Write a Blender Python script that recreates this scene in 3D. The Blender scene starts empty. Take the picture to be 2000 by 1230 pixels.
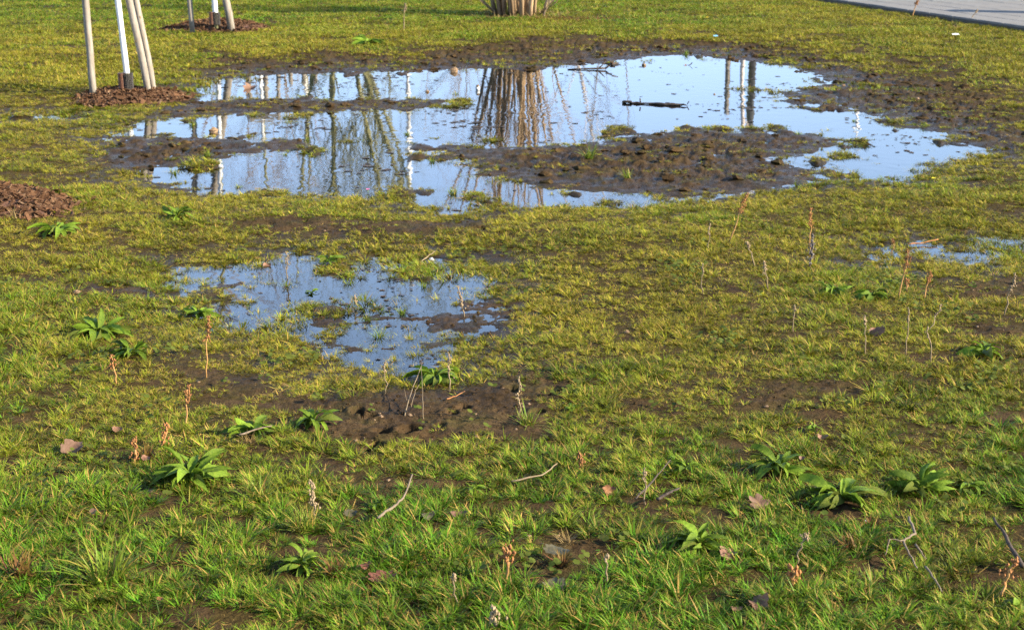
import bpy, math, random
import numpy as np
from mathutils import Vector, Matrix, Euler

random.seed(7)
RNG = np.random.default_rng(11)
scene = bpy.context.scene
COL = scene.collection
R = math.radians

# ------------------------------------------------------------------ camera
CAM_H = 1.6
FPX, CX, CY = 3000.0, 1000.0, 615.0        # focal length and centre in pixels of the 2000 x 1230 photograph
PITCH = math.atan(815.0 / FPX)
cam_data = bpy.data.cameras.new("camera")
cam_data.sensor_width = 36.0
cam_data.lens = 36.0 * FPX / 2000.0
cam_data.clip_start, cam_data.clip_end = 0.05, 3000.0
cam_data.dof.use_dof = True
cam_data.dof.focus_distance = 5.2
cam_data.dof.aperture_fstop = 9.0
cam = bpy.data.objects.new("camera", cam_data)
cam.location = (0, 0, CAM_H)
cam.rotation_euler = (math.pi / 2 - PITCH, 0, 0)
COL.objects.link(cam)
scene.camera = cam

# ------------------------------------------------------------------ sky and sun
SUN_EL, SUN_BACK = R(25.0), R(17.0)        # low winter sun from the right, a little behind the camera
world = bpy.data.worlds.new("World")
scene.world = world
world.use_nodes = True
wn = world.node_tree.nodes
wl = world.node_tree.links
bg = wn["Background"]
sky = wn.new("ShaderNodeTexSky")
sky.sky_type = 'NISHITA'
sky.sun_disc = False
sky.sun_elevation = SUN_EL
sky.sun_rotation = math.pi / 2 + SUN_BACK
sky.air_density, sky.dust_density, sky.ozone_density = 1.0, 0.5, 2.5
# thin pale haze, the same all round, thinning from the horizon up, and a little cirrus
w_tc = wn.new("ShaderNodeTexCoord")
w_sp = wn.new("ShaderNodeSeparateXYZ"); wl.new(w_tc.outputs["Generated"], w_sp.inputs[0])
w_hz = wn.new("ShaderNodeMapRange"); w_hz.interpolation_type = 'SMOOTHSTEP'
w_hz.inputs[1].default_value = .10; w_hz.inputs[2].default_value = .65; w_hz.inputs[3].default_value = .62; w_hz.inputs[4].default_value = .05
wl.new(w_sp.outputs[2], w_hz.inputs[0])
w_mp = wn.new("ShaderNodeMapping"); w_mp.inputs["Scale"].default_value = (1, 1, 3.0)
w_no = wn.new("ShaderNodeTexNoise"); w_no.inputs["Scale"].default_value = 3.0; w_no.inputs["Detail"].default_value = 6
w_mr = wn.new("ShaderNodeMapRange"); w_mr.inputs[1].default_value = .3; w_mr.inputs[2].default_value = .75; w_mr.inputs[3].default_value = .7; w_mr.inputs[4].default_value = 1.25
w_mu = wn.new("ShaderNodeMath"); w_mu.operation = 'MULTIPLY'; w_mu.use_clamp = True
w_mx = wn.new("ShaderNodeMix"); w_mx.data_type = 'RGBA'; w_mx.inputs[7].default_value = (3.6, 5.1, 8.1, 1)
wl.new(w_tc.outputs["Generated"], w_mp.inputs[0]); wl.new(w_mp.outputs[0], w_no.inputs[0]); wl.new(w_no.outputs[0], w_mr.inputs[0])
wl.new(w_hz.outputs[0], w_mu.inputs[0]); wl.new(w_mr.outputs[0], w_mu.inputs[1])
wl.new(w_mu.outputs[0], w_mx.inputs[0]); wl.new(sky.outputs[0], w_mx.inputs[6]); wl.new(w_mx.outputs[2], bg.inputs[0])
bg.inputs[1].default_value = 0.10
sun_data = bpy.data.lights.new("sun", 'SUN')
sun_data.energy = 5.0
sun_data.angle = R(0.53)
sun_data.color = (1.0, 0.88, 0.68)
sun = bpy.data.objects.new("sun", sun_data)
to_sun = Vector((math.cos(SUN_BACK) * math.cos(SUN_EL), -math.sin(SUN_BACK) * math.cos(SUN_EL), math.sin(SUN_EL)))
sun.rotation_euler = to_sun.to_track_quat('Z', 'Y').to_euler()
sun.location = to_sun * 50
COL.objects.link(sun)
scene.view_settings.view_transform = 'Standard'
scene.view_settings.look = 'None'
scene.view_settings.exposure = 1.70
scene.view_settings.gamma = 1.0
scene.view_settings.use_curve_mapping = False
scene.cycles.use_denoising = True
scene.cycles.denoising_prefilter = 'NONE'
scene.cycles.use_adaptive_sampling = True
scene.cycles.adaptive_threshold = .025
scene.cycles.max_bounces = 5
scene.cycles.diffuse_bounces = 2
scene.cycles.glossy_bounces = 3
scene.cycles.transmission_bounces = 3
scene.cycles.transparent_max_bounces = 6
scene.cycles.caustics_reflective = False
scene.cycles.caustics_refractive = False

# ------------------------------------------------------------------ pixel <-> ground
def G(px, py, z=0.0):
    u, v = (px - CX) / FPX, -(py - CY) / FPX
    dx = u
    dy = math.cos(PITCH) + v * math.sin(PITCH)
    dz = -math.sin(PITCH) + v * math.cos(PITCH)
    t = (z - CAM_H) / dz
    return (dx * t, dy * t)
def pxm(px, py):
    """pixels of the photograph per metre at a ground point"""
    x, y = G(px, py)
    return FPX / (y * math.cos(PITCH) + CAM_H * math.sin(PITCH))

# ------------------------------------------------------------------ noise
_perm = np.random.default_rng(5).permutation(4096)
_ga = np.random.default_rng(6).uniform(0, 2 * np.pi, 4096)
_gx, _gy = np.cos(_ga), np.sin(_ga)
def perlin(x, y, seed=0):
    xi, yi = np.floor(x).astype(np.int64), np.floor(y).astype(np.int64)
    xf, yf = x - xi, y - yi
    u, v = xf * xf * xf * (xf * (xf * 6 - 15) + 10), yf * yf * yf * (yf * (yf * 6 - 15) + 10)
    def g(i, j, dx, dy):
        h = _perm[(_perm[(i + seed * 37) & 4095] + j + seed * 101) & 4095]
        return _gx[h] * dx + _gy[h] * dy
    n00, n10 = g(xi, yi, xf, yf), g(xi + 1, yi, xf - 1, yf)
    n01, n11 = g(xi, yi + 1, xf, yf - 1), g(xi + 1, yi + 1, xf - 1, yf - 1)
    return ((n00 * (1 - u) + n10 * u) * (1 - v) + (n01 * (1 - u) + n11 * u) * v) * 1.5
def fbm(x, y, f, octv, seed=0, gain=0.5):
    s, a, t = 0, 1.0, 0.0
    for o in range(octv):
        s = s + a * perlin(x * f, y * f, seed + o)
        t += a; a *= gain; f *= 2.03
    return s / t
def sstep(a, b, x):
    t = np.clip((x - a) / (b - a), 0, 1)
    return t * t * (3 - 2 * t)
def sdpoly(x, y, poly):
    """signed distance in metres to a polygon (negative inside)"""
    P = np.array(poly)
    d = np.full(x.shape, 1e9)
    inside = np.zeros(x.shape, bool)
    for i in range(len(P)):
        ax, ay = P[i]; bx, by = P[(i + 1) % len(P)]
        ex, ey = bx - ax, by - ay
        wx, wy = x - ax, y - ay
        t = np.clip((wx * ex + wy * ey) / (ex * ex + ey * ey + 1e-12), 0, 1)
        d = np.minimum(d, (wx - ex * t) ** 2 + (wy - ey * t) ** 2)
        c = (ay > y) != (by > y)
        xc = ax + (y - ay) * ex / (ey if abs(ey) > 1e-9 else 1e-9)
        inside ^= c & (x < xc)
    d = np.sqrt(d)
    return np.where(inside, -d, d)
def sdnear(x, y, poly, margin):
    """signed distance, exact only within a margin of the outline's box"""
    P = np.array(poly); lo, hi = P.min(0) - margin, P.max(0) + margin
    k = (x > lo[0]) & (x < hi[0]) & (y > lo[1]) & (y < hi[1])
    d = np.full(x.shape, float(margin))
    if k.any():
        d[k] = sdpoly(x[k], y[k], poly)
    return d
def W(poly):
    return [G(*p) for p in poly]

# ------------------------------------------------------------------ the lie of the land (outlines in the photograph, laid on the ground)
P_MAIN = W([(388,174),(400,162),(440,153),(560,147),(700,141),(850,139),(990,134),(1110,128),(1180,126),(1215,118),(1300,109),(1370,109),
    (1430,117),(1490,124),(1545,129),(1590,148),(1618,157),(1600,168),(1545,172),(1525,190),(1548,206),(1620,205),(1690,222),(1760,252),
    (1830,262),(1860,283),(1925,293),(1915,306),(1820,322),(1800,337),(1750,356),(1690,348),(1640,348),(1400,385),(1250,404),(1050,402),(960,404),(925,414),
    (850,418),(828,394),(760,388),(650,386),(500,383),(400,380),(370,367),(285,352),(300,330),(280,300),(228,264),(240,247),(330,232),(395,194)])
I_MAIN = W([(905,320),(870,302),(795,292),(808,280),(880,284),(1000,288),(1100,284),(1190,275),(1225,263),(1350,253),(1480,258),(1600,261),
    (1645,274),(1590,300),(1530,311),(1570,328),(1640,346),(1640,356),(1500,374),(1330,392),(1270,384),(1150,376),(1040,366),(985,352),(935,340)])
I_BAR = W([(300,214),(345,203),(420,194),(520,192),(640,196),(760,191),(860,197),(878,207),(800,217),(700,217),(600,223),(520,224),(430,228),(360,232),(320,236)])
I_LEFT = W([(190,268),(260,266),(330,271),(420,266),(500,276),(600,269),(628,284),(560,297),(470,299),(425,313),(345,327),(300,338),(200,335)])
P_SMALL = W([(312,540),(400,526),(500,515),(560,498),(620,507),(700,511),(830,514),(892,524),(935,545),(918,570),(940,600),(935,640),(925,652),
    (880,662),(868,690),(800,724),(720,714),(680,708),(652,682),(600,662),(545,642),(430,634),(398,612),(388,586),(368,570),(350,553)])
I_SM1 = W([(350,562),(420,552),(500,551),(525,557),(470,562),(400,570)])
I_SM2 = W([(545,630),(640,618),(740,612),(820,613),(895,604),(1010,600),(1000,646),(910,646),(840,638),(760,632),(660,640)])
I_SM3 = W([(560,664),(700,676),(800,668),(880,668),(870,690),(780,688),(680,690),(600,680)])
P_RIGHT = W([(1712,480),(1780,475),(1860,468),(1940,460),(2060,464),(2080,500),(1940,511),(1860,513),(1800,513),(1730,520),(1713,500)])
P_STRIP = W([(-160,227),(60,225),(170,223),(178,231),(80,235),(-160,240)])
PUDDLES = [(P_MAIN, [I_MAIN, I_BAR, I_LEFT], 0.034), (P_SMALL, [I_SM1, I_SM2, I_SM3], 0.020), (P_RIGHT, [], 0.009), (P_STRIP, [], 0.007)]

BARE = [  # (outline, edge softness in metres, how bare)
    (W([(395,175),(385,140),(420,112),(560,122),(640,106),(760,114),(900,98),(1000,84),(1110,78),(1250,88),(1400,88),(1500,92),(1600,108),(1500,140),(1200,140),(900,160)]), .45, .86),
    (W([(1490,96),(1620,112),(1720,140),(1860,160),(1990,215),(2060,300),(1920,296),(1830,270),(1740,250),(1600,215),(1500,205),(1540,150)]), .5, .84),
    (W([(1600,70),(1800,100),(2060,170),(2060,330),(1950,300),(1700,150)]), .6, .45),
    (I_MAIN, .14, .87), (I_LEFT, .12, .93), (I_BAR, .12, .72),
    (W([(860,160),(880,200),(700,220),(560,215),(560,150)]), .2, .6),
    (W([(555,800),(640,778),(760,768),(900,765),(1000,738),(1090,742),(1115,780),(1040,812),(1095,845),(1050,884),(930,884),(800,898),(690,905),(600,892),(560,862)]), .07, .97),
    (W([(440,452),(560,438),(700,443),(850,436),(940,438),(905,464),(700,468),(510,466)]), .1, .95),
    (I_SM2, .06, .95), (I_SM1, .05, .9), (I_SM3, .05, .8),
    (W([(880,585),(1010,595),(1015,650),(900,668),(860,640)]), .06, .9),
    (W([(1430,768),(1650,772),(1690,800),(1600,832),(1450,828)]), .07, .88),
    (W([(1235,806),(1335,818),(1325,838),(1240,838)]), .05, .9),
    (W([(730,958),(935,966),(925,992),(745,994)]), .04, .95),
    (W([(275,985),(345,985),(345,1012),(285,1018)]), .03, .9),
    (W([(170,1145),(320,1150),(300,1182),(165,1182)]), .03, .85),
    (W([(1010,1085),(1170,1085),(1200,1130),(1040,1160)]), .05, .75),
    (W([(860,1040),(960,1060),(940,1100),(850,1090)]), .04, .6),
    (W([(1480,960),(1580,965),(1570,985),(1480,980)]), .03, .9),
    (W([(1560,1030),(1700,1040),(1690,1070),(1580,1070)]), .04, .7),
    (W([(320,735),(520,750),(570,795),(480,800),(370,772)]), .06, .8),
    (W([(130,560),(300,565),(290,590),(140,585)]), .06, .85),
    (W([(1880,560),(2040,548),(2040,600),(1890,598)]), .06, .85),
    (W([(1840,655),(2040,660),(2040,690),(1860,688)]), .05, .7),
    (W([(660,940),(700,940),(700,975),(590,980),(600,965)]), .03, .6),
    (W([(1080,1175),(1240,1185),(1220,1215),(1090,1215)]), .03, .6),
]
# trampled hoof and boot prints: (px, py, half width m, half depth m, depth m)
PRINTS = [(696,808,.020,.026,.030),(722,818,.022,.020,.026),(798,848,.028,.036,.045),(745,852,.025,.025,.018),(730,878,.030,.022,.026),(885,812,.018,.02,.016),
          (905,800,.02,.02,.018),(1052,812,.02,.022,.016),(1075,770,.03,.03,.02),(860,838,.016,.018,.012),(1000,762,.025,.025,.018),(735,890,.04,.03,.022),
          (680,770,.02,.02,.014),(940,870,.03,.02,.014),(935,450,.04,.04,.02)]

def land(x, y, full=True):
    x = np.asarray(x, float); y = np.asarray(y, float)
    sd = np.full(x.shape, 50.0)
    dep = np.full(x.shape, .03)
    near = (np.abs(x) < 12) & (y > 2.0) & (y < 30)
    xs, ys = x[near], y[near]
    s_, d_ = np.full(xs.shape, 50.0), np.full(xs.shape, .03)
    for poly, isl, dd in PUDDLES:
        s = sdnear(xs, ys, poly, 3.0)
        for i in isl:
            s = np.maximum(s, -sdnear(xs, ys, i, .7))
        s = s - (.06 if poly is P_SMALL else .03)
        m = s < s_
        s_ = np.where(m, s, s_); d_ = np.where(m, dd, d_)
    sd[near] = s_; dep[near] = d_
    scale = np.clip(y / 9.0, .45, 1.3)          # small near puddle has a finer shore
    sdn = sd + scale * (.11 * fbm(x, y, 1.9, 3, 3) + .14 * fbm(x, y, 6.0, 4, 9))
    z = np.where(sdn < 0, -dep * (1 - np.exp(np.minimum(sdn, 0) / .30)), .042 * (1 - np.exp(-np.maximum(sdn, 0) / .55)))
    dry = sstep(.0, 2.5, sdn)
    z = z + dry * (.025 + .03 * fbm(x, y, .45, 3, 21))
    bare = np.zeros(x.shape)
    b_ = np.zeros(xs.shape)
    wob = .6 * fbm(xs, ys, 4.0, 3, 31) + .3 * fbm(xs, ys, 13.0, 2, 35)
    for poly, soft, val in BARE:
        s = sdnear(xs, ys, poly, soft * 4 + .02)
        b_ = np.maximum(b_, val * (1 - sstep(-soft, soft, s + soft * 1.6 * wob)))
    bare[near] = b_
    n_f = fbm(x, y, 9.0, 3, 41)
    n_r = 1 - np.abs(fbm(x, y, 7.0, 3, 51)) * 2.2
    lump = fbm(x, y, 14.0, 2, 61)
    bil = np.abs(fbm(x, y, 4.5, 2, 65)) * 1.6 + np.abs(fbm(x, y, 11.0, 2, 67))
    tramp = bare * sstep(7.5, 9.5, y) * sstep(.05, .35, sdn)
    under = sstep(0.02, -0.15, sdn)
    amp = np.clip(y / 9.0, .35, 1.15)
    z = z + amp * ((.006 + .010 * bare) * n_f + bare * (.010 - .006 * sstep(7.5, 9, y)) * (n_r - .45) + bare * .006 * lump) * (1 - .55 * under)
    flat = bare * sstep(7.5, 9.0, y) * (1 - sstep(.9, 1.6, sdn)) * (sdn > 0)
    z = z - flat * np.maximum(z - .010, 0) * .62
    rag = fbm(x, y, 8.0, 5, 167, .68)
    z = z + tramp * (.018 * (bil - .42) + .046 * np.clip(rag, -.40, .6) - .006)
    # thin mud shoals just breaking the surface
    z = z + under * amp * .010 * np.clip(fbm(x, y * .55, 6.0, 3, 77), -.6, 1)
    z = z + under * sstep(.06, .46, fbm(x, y * .5, 3.4, 4, 83)) * np.where(y < 7.4, .022, .036) * sstep(-.9, -.1, sdn)
    # fine grain on near mud
    z = z + (1 - sstep(6, 10, y)) * (.0055 * bare + .001) * fbm(x, y, 38.0, 3, 91)
    for px, py, hw, hd, dp in PRINTS:
        hw, hd, dp = hw * 1.2, hd * 1.3, dp * 1.5
        gx, gy = G(px, py, .02)
        r = np.sqrt(((x - gx) / hw) ** 2 + ((y - gy) / hd) ** 2) + .38 * lump + .25 * n_f
        z = z - dp * (1 - sstep(.68, 1.0, r)) + dp * .14 * np.exp(-((r - 1.35) / .3) ** 2)
    return z, sdn, bare
def H(x, y):
    z, _, _ = land(np.array([x]), np.array([y]))
    return float(z[0])
def spot(px, py):
    """point of the ground seen at a pixel"""
    z = .02
    for _ in range(3):
        x, y = G(px, py, z)
        z = H(x, y)
    return Vector((x, y, z))

# ------------------------------------------------------------------ materials
def mat(name):
    m = bpy.data.materials.new(name)
    m.use_nodes = True
    nt = m.node_tree
    return m, nt, nt.nodes, nt.links, nt.nodes["Principled BSDF"]
def ramp(nodes, stops):
    r = nodes.new("ShaderNodeValToRGB")
    while len(r.color_ramp.elements) < len(stops):
        r.color_ramp.elements.new(.5)
    for e, (p, c) in zip(r.color_ramp.elements, stops):
        e.position = p; e.color = (*c, 1)
    return r
def noise_col(nodes, links, scale, stops, detail=5, coord='Object', stretch=None, rough=.6):
    tc = nodes.new("ShaderNodeTexCoord")
    n = nodes.new("ShaderNodeTexNoise")
    n.inputs["Scale"].default_value = scale
    n.inputs["Detail"].default_value = detail
    n.inputs["Roughness"].default_value = rough
    if stretch:
        mp = nodes.new("ShaderNodeMapping"); mp.inputs["Scale"].default_value = stretch
        links.new(tc.outputs[coord], mp.inputs[0]); links.new(mp.outputs[0], n.inputs[0])
    else:
        links.new(tc.outputs[coord], n.inputs[0])
    r = ramp(nodes, stops)
    links.new(n.outputs[0], r.inputs[0])
    return r, n
def simple(name, stops, scale=20, rough=.7, bump=.2, bscale=None, stretch=None, spec=.3, per_obj=0.0, translucent=0.0):
    m, nt, N, L, P = mat(name)
    r, n = noise_col(N, L, scale, stops, stretch=stretch)
    out = r.outputs[0]
    if per_obj:
        oi = N.new("ShaderNodeObjectInfo")
        hsv = N.new("ShaderNodeHueSaturation")
        mr = N.new("ShaderNodeMapRange"); mr.inputs[3].default_value = 1 - per_obj; mr.inputs[4].default_value = 1 + per_obj
        L.new(oi.outputs["Random"], mr.inputs[0]); L.new(mr.outputs[0], hsv.inputs["Value"]); L.new(out, hsv.inputs["Color"])
        out = hsv.outputs[0]
    L.new(out, P.inputs["Base Color"])
    P.inputs["Roughness"].default_value = rough
    P.inputs["Specular IOR Level"].default_value = spec
    if bump:
        b = N.new("ShaderNodeBump"); b.inputs["Strength"].default_value = bump; b.inputs["Distance"].default_value = .01
        n2 = N.new("ShaderNodeTexNoise"); n2.inputs["Scale"].default_value = bscale or scale * 3; n2.inputs["Detail"].default_value = 4
        tc = N.new("ShaderNodeTexCoord")
        L.new(tc.outputs["Object"], n2.inputs[0]); L.new(n2.outputs[0], b.inputs["Height"]); L.new(b.outputs[0], P.inputs["Normal"])
    if translucent:
        t = N.new("ShaderNodeBsdfTranslucent"); L.new(out, t.inputs[0])
        mx = N.new("ShaderNodeMixShader"); mx.inputs[0].default_value = translucent
        L.new(P.outputs[0], mx.inputs[1]); L.new(t.outputs[0], mx.inputs[2])
        L.new(mx.outputs[0], N["Material Output"].inputs[0])
    return m

def soil_material():
    m, nt, N, L, P = mat("wet_soil")
    tc = N.new("ShaderNodeTexCoord")
    def tex(scale, detail=6, rough=.65):
        n = N.new("ShaderNodeTexNoise"); n.inputs["Scale"].default_value = scale
        n.inputs["Detail"].default_value = detail; n.inputs["Roughness"].default_value = rough
        L.new(tc.outputs["Object"], n.inputs[0]); return n
    a = tex(3.5); b = tex(38.0); c = tex(160.0, 3)
    r1 = ramp(N, [(.30, (.031, .0190, .0085)), (.52, (.054, .034, .0165)), (.74, (.081, .053, .026))])
    L.new(a.outputs[0], r1.inputs[0])
    r2 = ramp(N, [(.32, (.55, .53, .5)), (.5, (1, 1, 1)), (.72, (1.35, 1.3, 1.22))])
    L.new(b.outputs[0], r2.inputs[0])
    mul = N.new("ShaderNodeMix"); mul.data_type = 'RGBA'; mul.blend_type = 'MULTIPLY'; mul.inputs[0].default_value = 1
    L.new(r1.outputs[0], mul.inputs[6]); L.new(r2.outputs[0], mul.inputs[7])
    # moss and algae film in patches
    mo = tex(5.0, 7, .7)
    rm = ramp(N, [(.50, (0, 0, 0)), (.68, (1, 1, 1))]); L.new(mo.outputs[0], rm.inputs[0])
    mf = N.new("ShaderNodeMath"); mf.operation = 'MULTIPLY'; mf.inputs[1].default_value = .55; L.new(rm.outputs[0], mf.inputs[0])
    mm = N.new("ShaderNodeMix"); mm.data_type = 'RGBA'; L.new(mf.outputs[0], mm.inputs[0]); L.new(mul.outputs[2], mm.inputs[6])
    mm.inputs[7].default_value = (.050, .050, .012, 1)
    # old thatch and moss wherever turf grows
    ab = N.new("ShaderNodeAttribute"); ab.attribute_name = "turf"
    th = ramp(N, [(.32, (.014, .010, .003)), (.5, (.040, .029, .008)), (.68, (.085, .060, .016))])
    tn = tex(60.0, 5, .75); L.new(tn.outputs[0], th.inputs[0])
    tm = N.new("ShaderNodeMix"); tm.data_type = 'RGBA'
    L.new(ab.outputs["Fac"], tm.inputs[0]); L.new(mm.outputs[2], tm.inputs[6]); L.new(th.outputs[0], tm.inputs[7])
    # soil that soaks up water is darker
    at = N.new("ShaderNodeAttribute"); at.attribute_name = "wet"
    wet = N.new("ShaderNodeMix"); wet.data_type = 'RGBA'; wet.blend_type = 'MULTIPLY'
    L.new(at.outputs["Fac"], wet.inputs[0]); L.new(tm.outputs[2], wet.inputs[6]); wet.inputs[7].default_value = (.62, .58, .55, 1)
    L.new(wet.outputs[2], P.inputs["Base Color"])
    rr = N.new("ShaderNodeMapRange"); rr.inputs[3].default_value = .85; rr.inputs[4].default_value = .52
    L.new(at.outputs["Fac"], rr.inputs[0])
    gn = tex(7.0, 4, .6)
    gr = N.new("ShaderNodeMapRange"); gr.inputs[1].default_value = .4; gr.inputs[2].default_value = .62; gr.inputs[3].default_value = -.16; gr.inputs[4].default_value = .12
    L.new(gn.outputs[0], gr.inputs[0])
    ga = N.new("ShaderNodeMath"); ga.operation = 'ADD'; ga.use_clamp = True
    L.new(rr.outputs[0], ga.inputs[0]); L.new(gr.outputs[0], ga.inputs[1]); L.new(ga.outputs[0], P.inputs["Roughness"])
    sp = N.new("ShaderNodeMapRange"); sp.inputs[3].default_value = .04; sp.inputs[4].default_value = .15
    L.new(at.outputs["Fac"], sp.inputs[0]); L.new(sp.outputs[0], P.inputs["Specular IOR Level"])
    add = N.new("ShaderNodeMath"); add.operation = 'MULTIPLY_ADD'; add.inputs[1].default_value = .45
    L.new(c.outputs[0], add.inputs[0]); L.new(b.outputs[0], add.inputs[2])
    bp = N.new("ShaderNodeBump"); bp.inputs["Strength"].default_value = .75; bp.inputs["Distance"].default_value = .012
    L.new(add.outputs[0], bp.inputs["Height"]); L.new(bp.outputs[0], P.inputs["Normal"])
    return m
def water_material():
    m, nt, N, L, P = mat("puddle_water")
    N.remove(P)
    tr = N.new("ShaderNodeBsdfTransparent"); tr.inputs[0].default_value = (.38, .33, .27, 1)
    gl = N.new("ShaderNodeBsdfGlossy"); gl.inputs["Roughness"].default_value = .025; gl.inputs[0].default_value = (1, 1, 1, 1)
    fr = N.new("ShaderNodeFresnel"); fr.inputs["IOR"].default_value = 1.62
    tc = N.new("ShaderNodeTexCoord")
    mp = N.new("ShaderNodeMapping"); mp.inputs["Scale"].default_value = (1, .6, 1)
    L.new(tc.outputs["Object"], mp.inputs[0])
    n = N.new("ShaderNodeTexNoise"); n.inputs["Scale"].default_value = 11; n.inputs["Detail"].default_value = 1
    L.new(mp.outputs[0], n.inputs[0])
    b = N.new("ShaderNodeBump"); b.inputs["Strength"].default_value = .055; b.inputs["Distance"].default_value = .01
    L.new(n.outputs[0], b.inputs["Height"])
    wp = N.new("ShaderNodeTexNoise"); wp.inputs["Scale"].default_value = 1.1; wp.inputs["Detail"].default_value = 4
    L.new(mp.outputs[0], wp.inputs[0])
    wr = N.new("ShaderNodeMapRange"); wr.inputs[1].default_value = .42; wr.inputs[2].default_value = .66; wr.inputs[3].default_value = .025; wr.inputs[4].default_value = .13
    L.new(wp.outputs[0], wr.inputs[0]); L.new(wr.outputs[0], b.inputs["Strength"])
    L.new(b.outputs[0], gl.inputs["Normal"]); L.new(b.outputs[0], fr.inputs["Normal"])
    mx = N.new("ShaderNodeMixShader")
    L.new(fr.outputs[0], mx.inputs[0]); L.new(tr.outputs[0], mx.inputs[1]); L.new(gl.outputs[0], mx.inputs[2])
    L.new(mx.outputs[0], N["Material Output"].inputs[0])
    return m
def blade_material(name, olive, green, straw, inst=True, lush_default=.4):
    m, nt, N, L, P = mat(name)
    def attr(nm, typ):
        a = N.new("ShaderNodeAttribute"); a.attribute_name = nm; a.attribute_type = typ; return a
    bc = attr("bc", 'GEOMETRY')       # x random per blade, y along the blade, z dead blade
    sep = N.new("ShaderNodeSeparateXYZ"); L.new(bc.outputs["Vector"], sep.inputs[0])
    g = N.new("ShaderNodeMix"); g.data_type = 'RGBA'
    if inst:
        lu = attr("lush", 'INSTANCER'); ad = N.new("ShaderNodeMath"); ad.operation = 'ADD'
        mr0 = N.new("ShaderNodeMapRange"); mr0.inputs[3].default_value = -.30; mr0.inputs[4].default_value = .30
        L.new(sep.outputs[0], mr0.inputs[0]); L.new(mr0.outputs[0], ad.inputs[0]); L.new(lu.outputs["Fac"], ad.inputs[1]); ad.use_clamp = True
        L.new(ad.outputs[0], g.inputs[0])
    else:
        mr0 = N.new("ShaderNodeMapRange"); mr0.inputs[3].default_value = lush_default - .3; mr0.inputs[4].default_value = lush_default + .3
        L.new(sep.outputs[0], mr0.inputs[0]); L.new(mr0.outputs[0], g.inputs[0])
    g.inputs[6].default_value = (*olive, 1); g.inputs[7].default_value = (*green, 1)
    # blade tips yellow
    tip = N.new("ShaderNodeMix"); tip.data_type = 'RGBA'
    tp = N.new("ShaderNodeMapRange"); tp.inputs[1].default_value = .45; tp.inputs[2].default_value = 1.0; tp.inputs[3].default_value = 0; tp.inputs[4].default_value = .26
    L.new(sep.outputs[1], tp.inputs[0]); L.new(tp.outputs[0], tip.inputs[0]); L.new(g.outputs[2], tip.inputs[6])
    tip.inputs[7].default_value = (.27, .25, .025, 1)
    d = N.new("ShaderNodeMix"); d.data_type = 'RGBA'
    L.new(sep.outputs[2], d.inputs[0]); L.new(tip.outputs[2], d.inputs[6]); d.inputs[7].default_value = (*straw, 1)
    out = d.outputs[2]
    if inst:
        rn = attr("rnd", 'INSTANCER')
        hs = N.new("ShaderNodeHueSaturation"); mr = N.new("ShaderNodeMapRange"); mr.inputs[3].default_value = .48; mr.inputs[4].default_value = 1.38
        L.new(rn.outputs["Fac"], mr.inputs[0]); L.new(mr.outputs[0], hs.inputs["Value"]); L.new(out, hs.inputs["Color"]); out = hs.outputs[0]
    L.new(out, P.inputs["Base Color"])
    P.inputs["Roughness"].default_value = .45
    P.inputs["Specular IOR Level"].default_value = .12
    t = N.new("ShaderNodeBsdfTranslucent"); L.new(out, t.inputs[0])
    mx = N.new("ShaderNodeMixShader"); mx.inputs[0].default_value = .20
    L.new(P.outputs[0], mx.inputs[1]); L.new(t.outputs[0], mx.inputs[2])
    L.new(mx.outputs[0], N["Material Output"].inputs[0])
    return m

OLIVE, GREEN, STRAW = (.215, .200, .016), (.060, .165, .008), (.32, .205, .055)
M = {}
M['soil'] = soil_material()
M['water'] = water_material()
M['grass'] = blade_material("grass_blades", OLIVE, GREEN, STRAW)
M['tuft'] = blade_material("tuft_blades", (.17, .20, .022), (.085, .18, .016), STRAW, inst=False)
M['straw'] = blade_material("dry_straw", (.19, .13, .05), (.14, .09, .035), (.26, .19, .08), inst=False)
M['brownveg'] = blade_material("dead_brown_plant", (.14, .06, .025), (.11, .09, .02), (.16, .07, .03), inst=False)
M['leaf'] = simple("broad_leaf", [(.3, (.070, .125, .010)), (.55, (.125, .195, .015)), (.8, (.20, .24, .035))], 14, .55, .35, 60, spec=.15, per_obj=.35, translucent=.25)
M['leaf_dull'] = simple("dull_leaf", [(.3, (.06, .09, .014)), (.6, (.11, .13, .02)), (.85, (.18, .14, .035))], 18, .6, .25, 60, spec=.1, per_obj=.2, translucent=.25)
M['stalk'] = simple("dry_stalk", [(.3, (.25, .13, .042)), (.7, (.40, .23, .085))], 40, .7, .2, per_obj=.15)
M['stalk_pale'] = simple("pale_stalk", [(.3, (.15, .11, .062)), (.7, (.26, .19, .11))], 40, .7, .2, per_obj=.15)
M['seed'] = simple("brown_seed", [(.3, (.14, .055, .018)), (.7, (.29, .13, .042))], 90, .8, .3, per_obj=.25)
M['seed_pale'] = simple("pale_seed", [(.3, (.17, .12, .065)), (.7, (.30, .22, .13))], 90, .8, .3, per_obj=.15)
M['seed_dark'] = simple("dark_seed", [(.3, (.06, .05, .045)), (.7, (.22, .19, .17))], 60, .8, .3)
M['stake'] = simple("weathered_stake_wood", [(.25, (.11, .085, .06)), (.42, (.20, .17, .135)), (.7, (.29, .26, .22))], 9, .75, .25, 40, stretch=(6, 6, .7), spec=.2, per_obj=.08)
M['guard'] = simple("white_trunk_guard", [(.3, (.58, .58, .58)), (.7, (.68, .68, .67))], 6, .45, .1, spec=.4)
M['mesh_black'] = simple("black_plastic_mesh", [(.3, (.016, .014, .014)), (.7, (.035, .03, .028))], 30, .5, .1)
M['pipe'] = simple("brown_ribbed_pipe", [(.3, (.075, .032, .018)), (.7, (.14, .062, .034))], 25, .55, .3)
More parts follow.
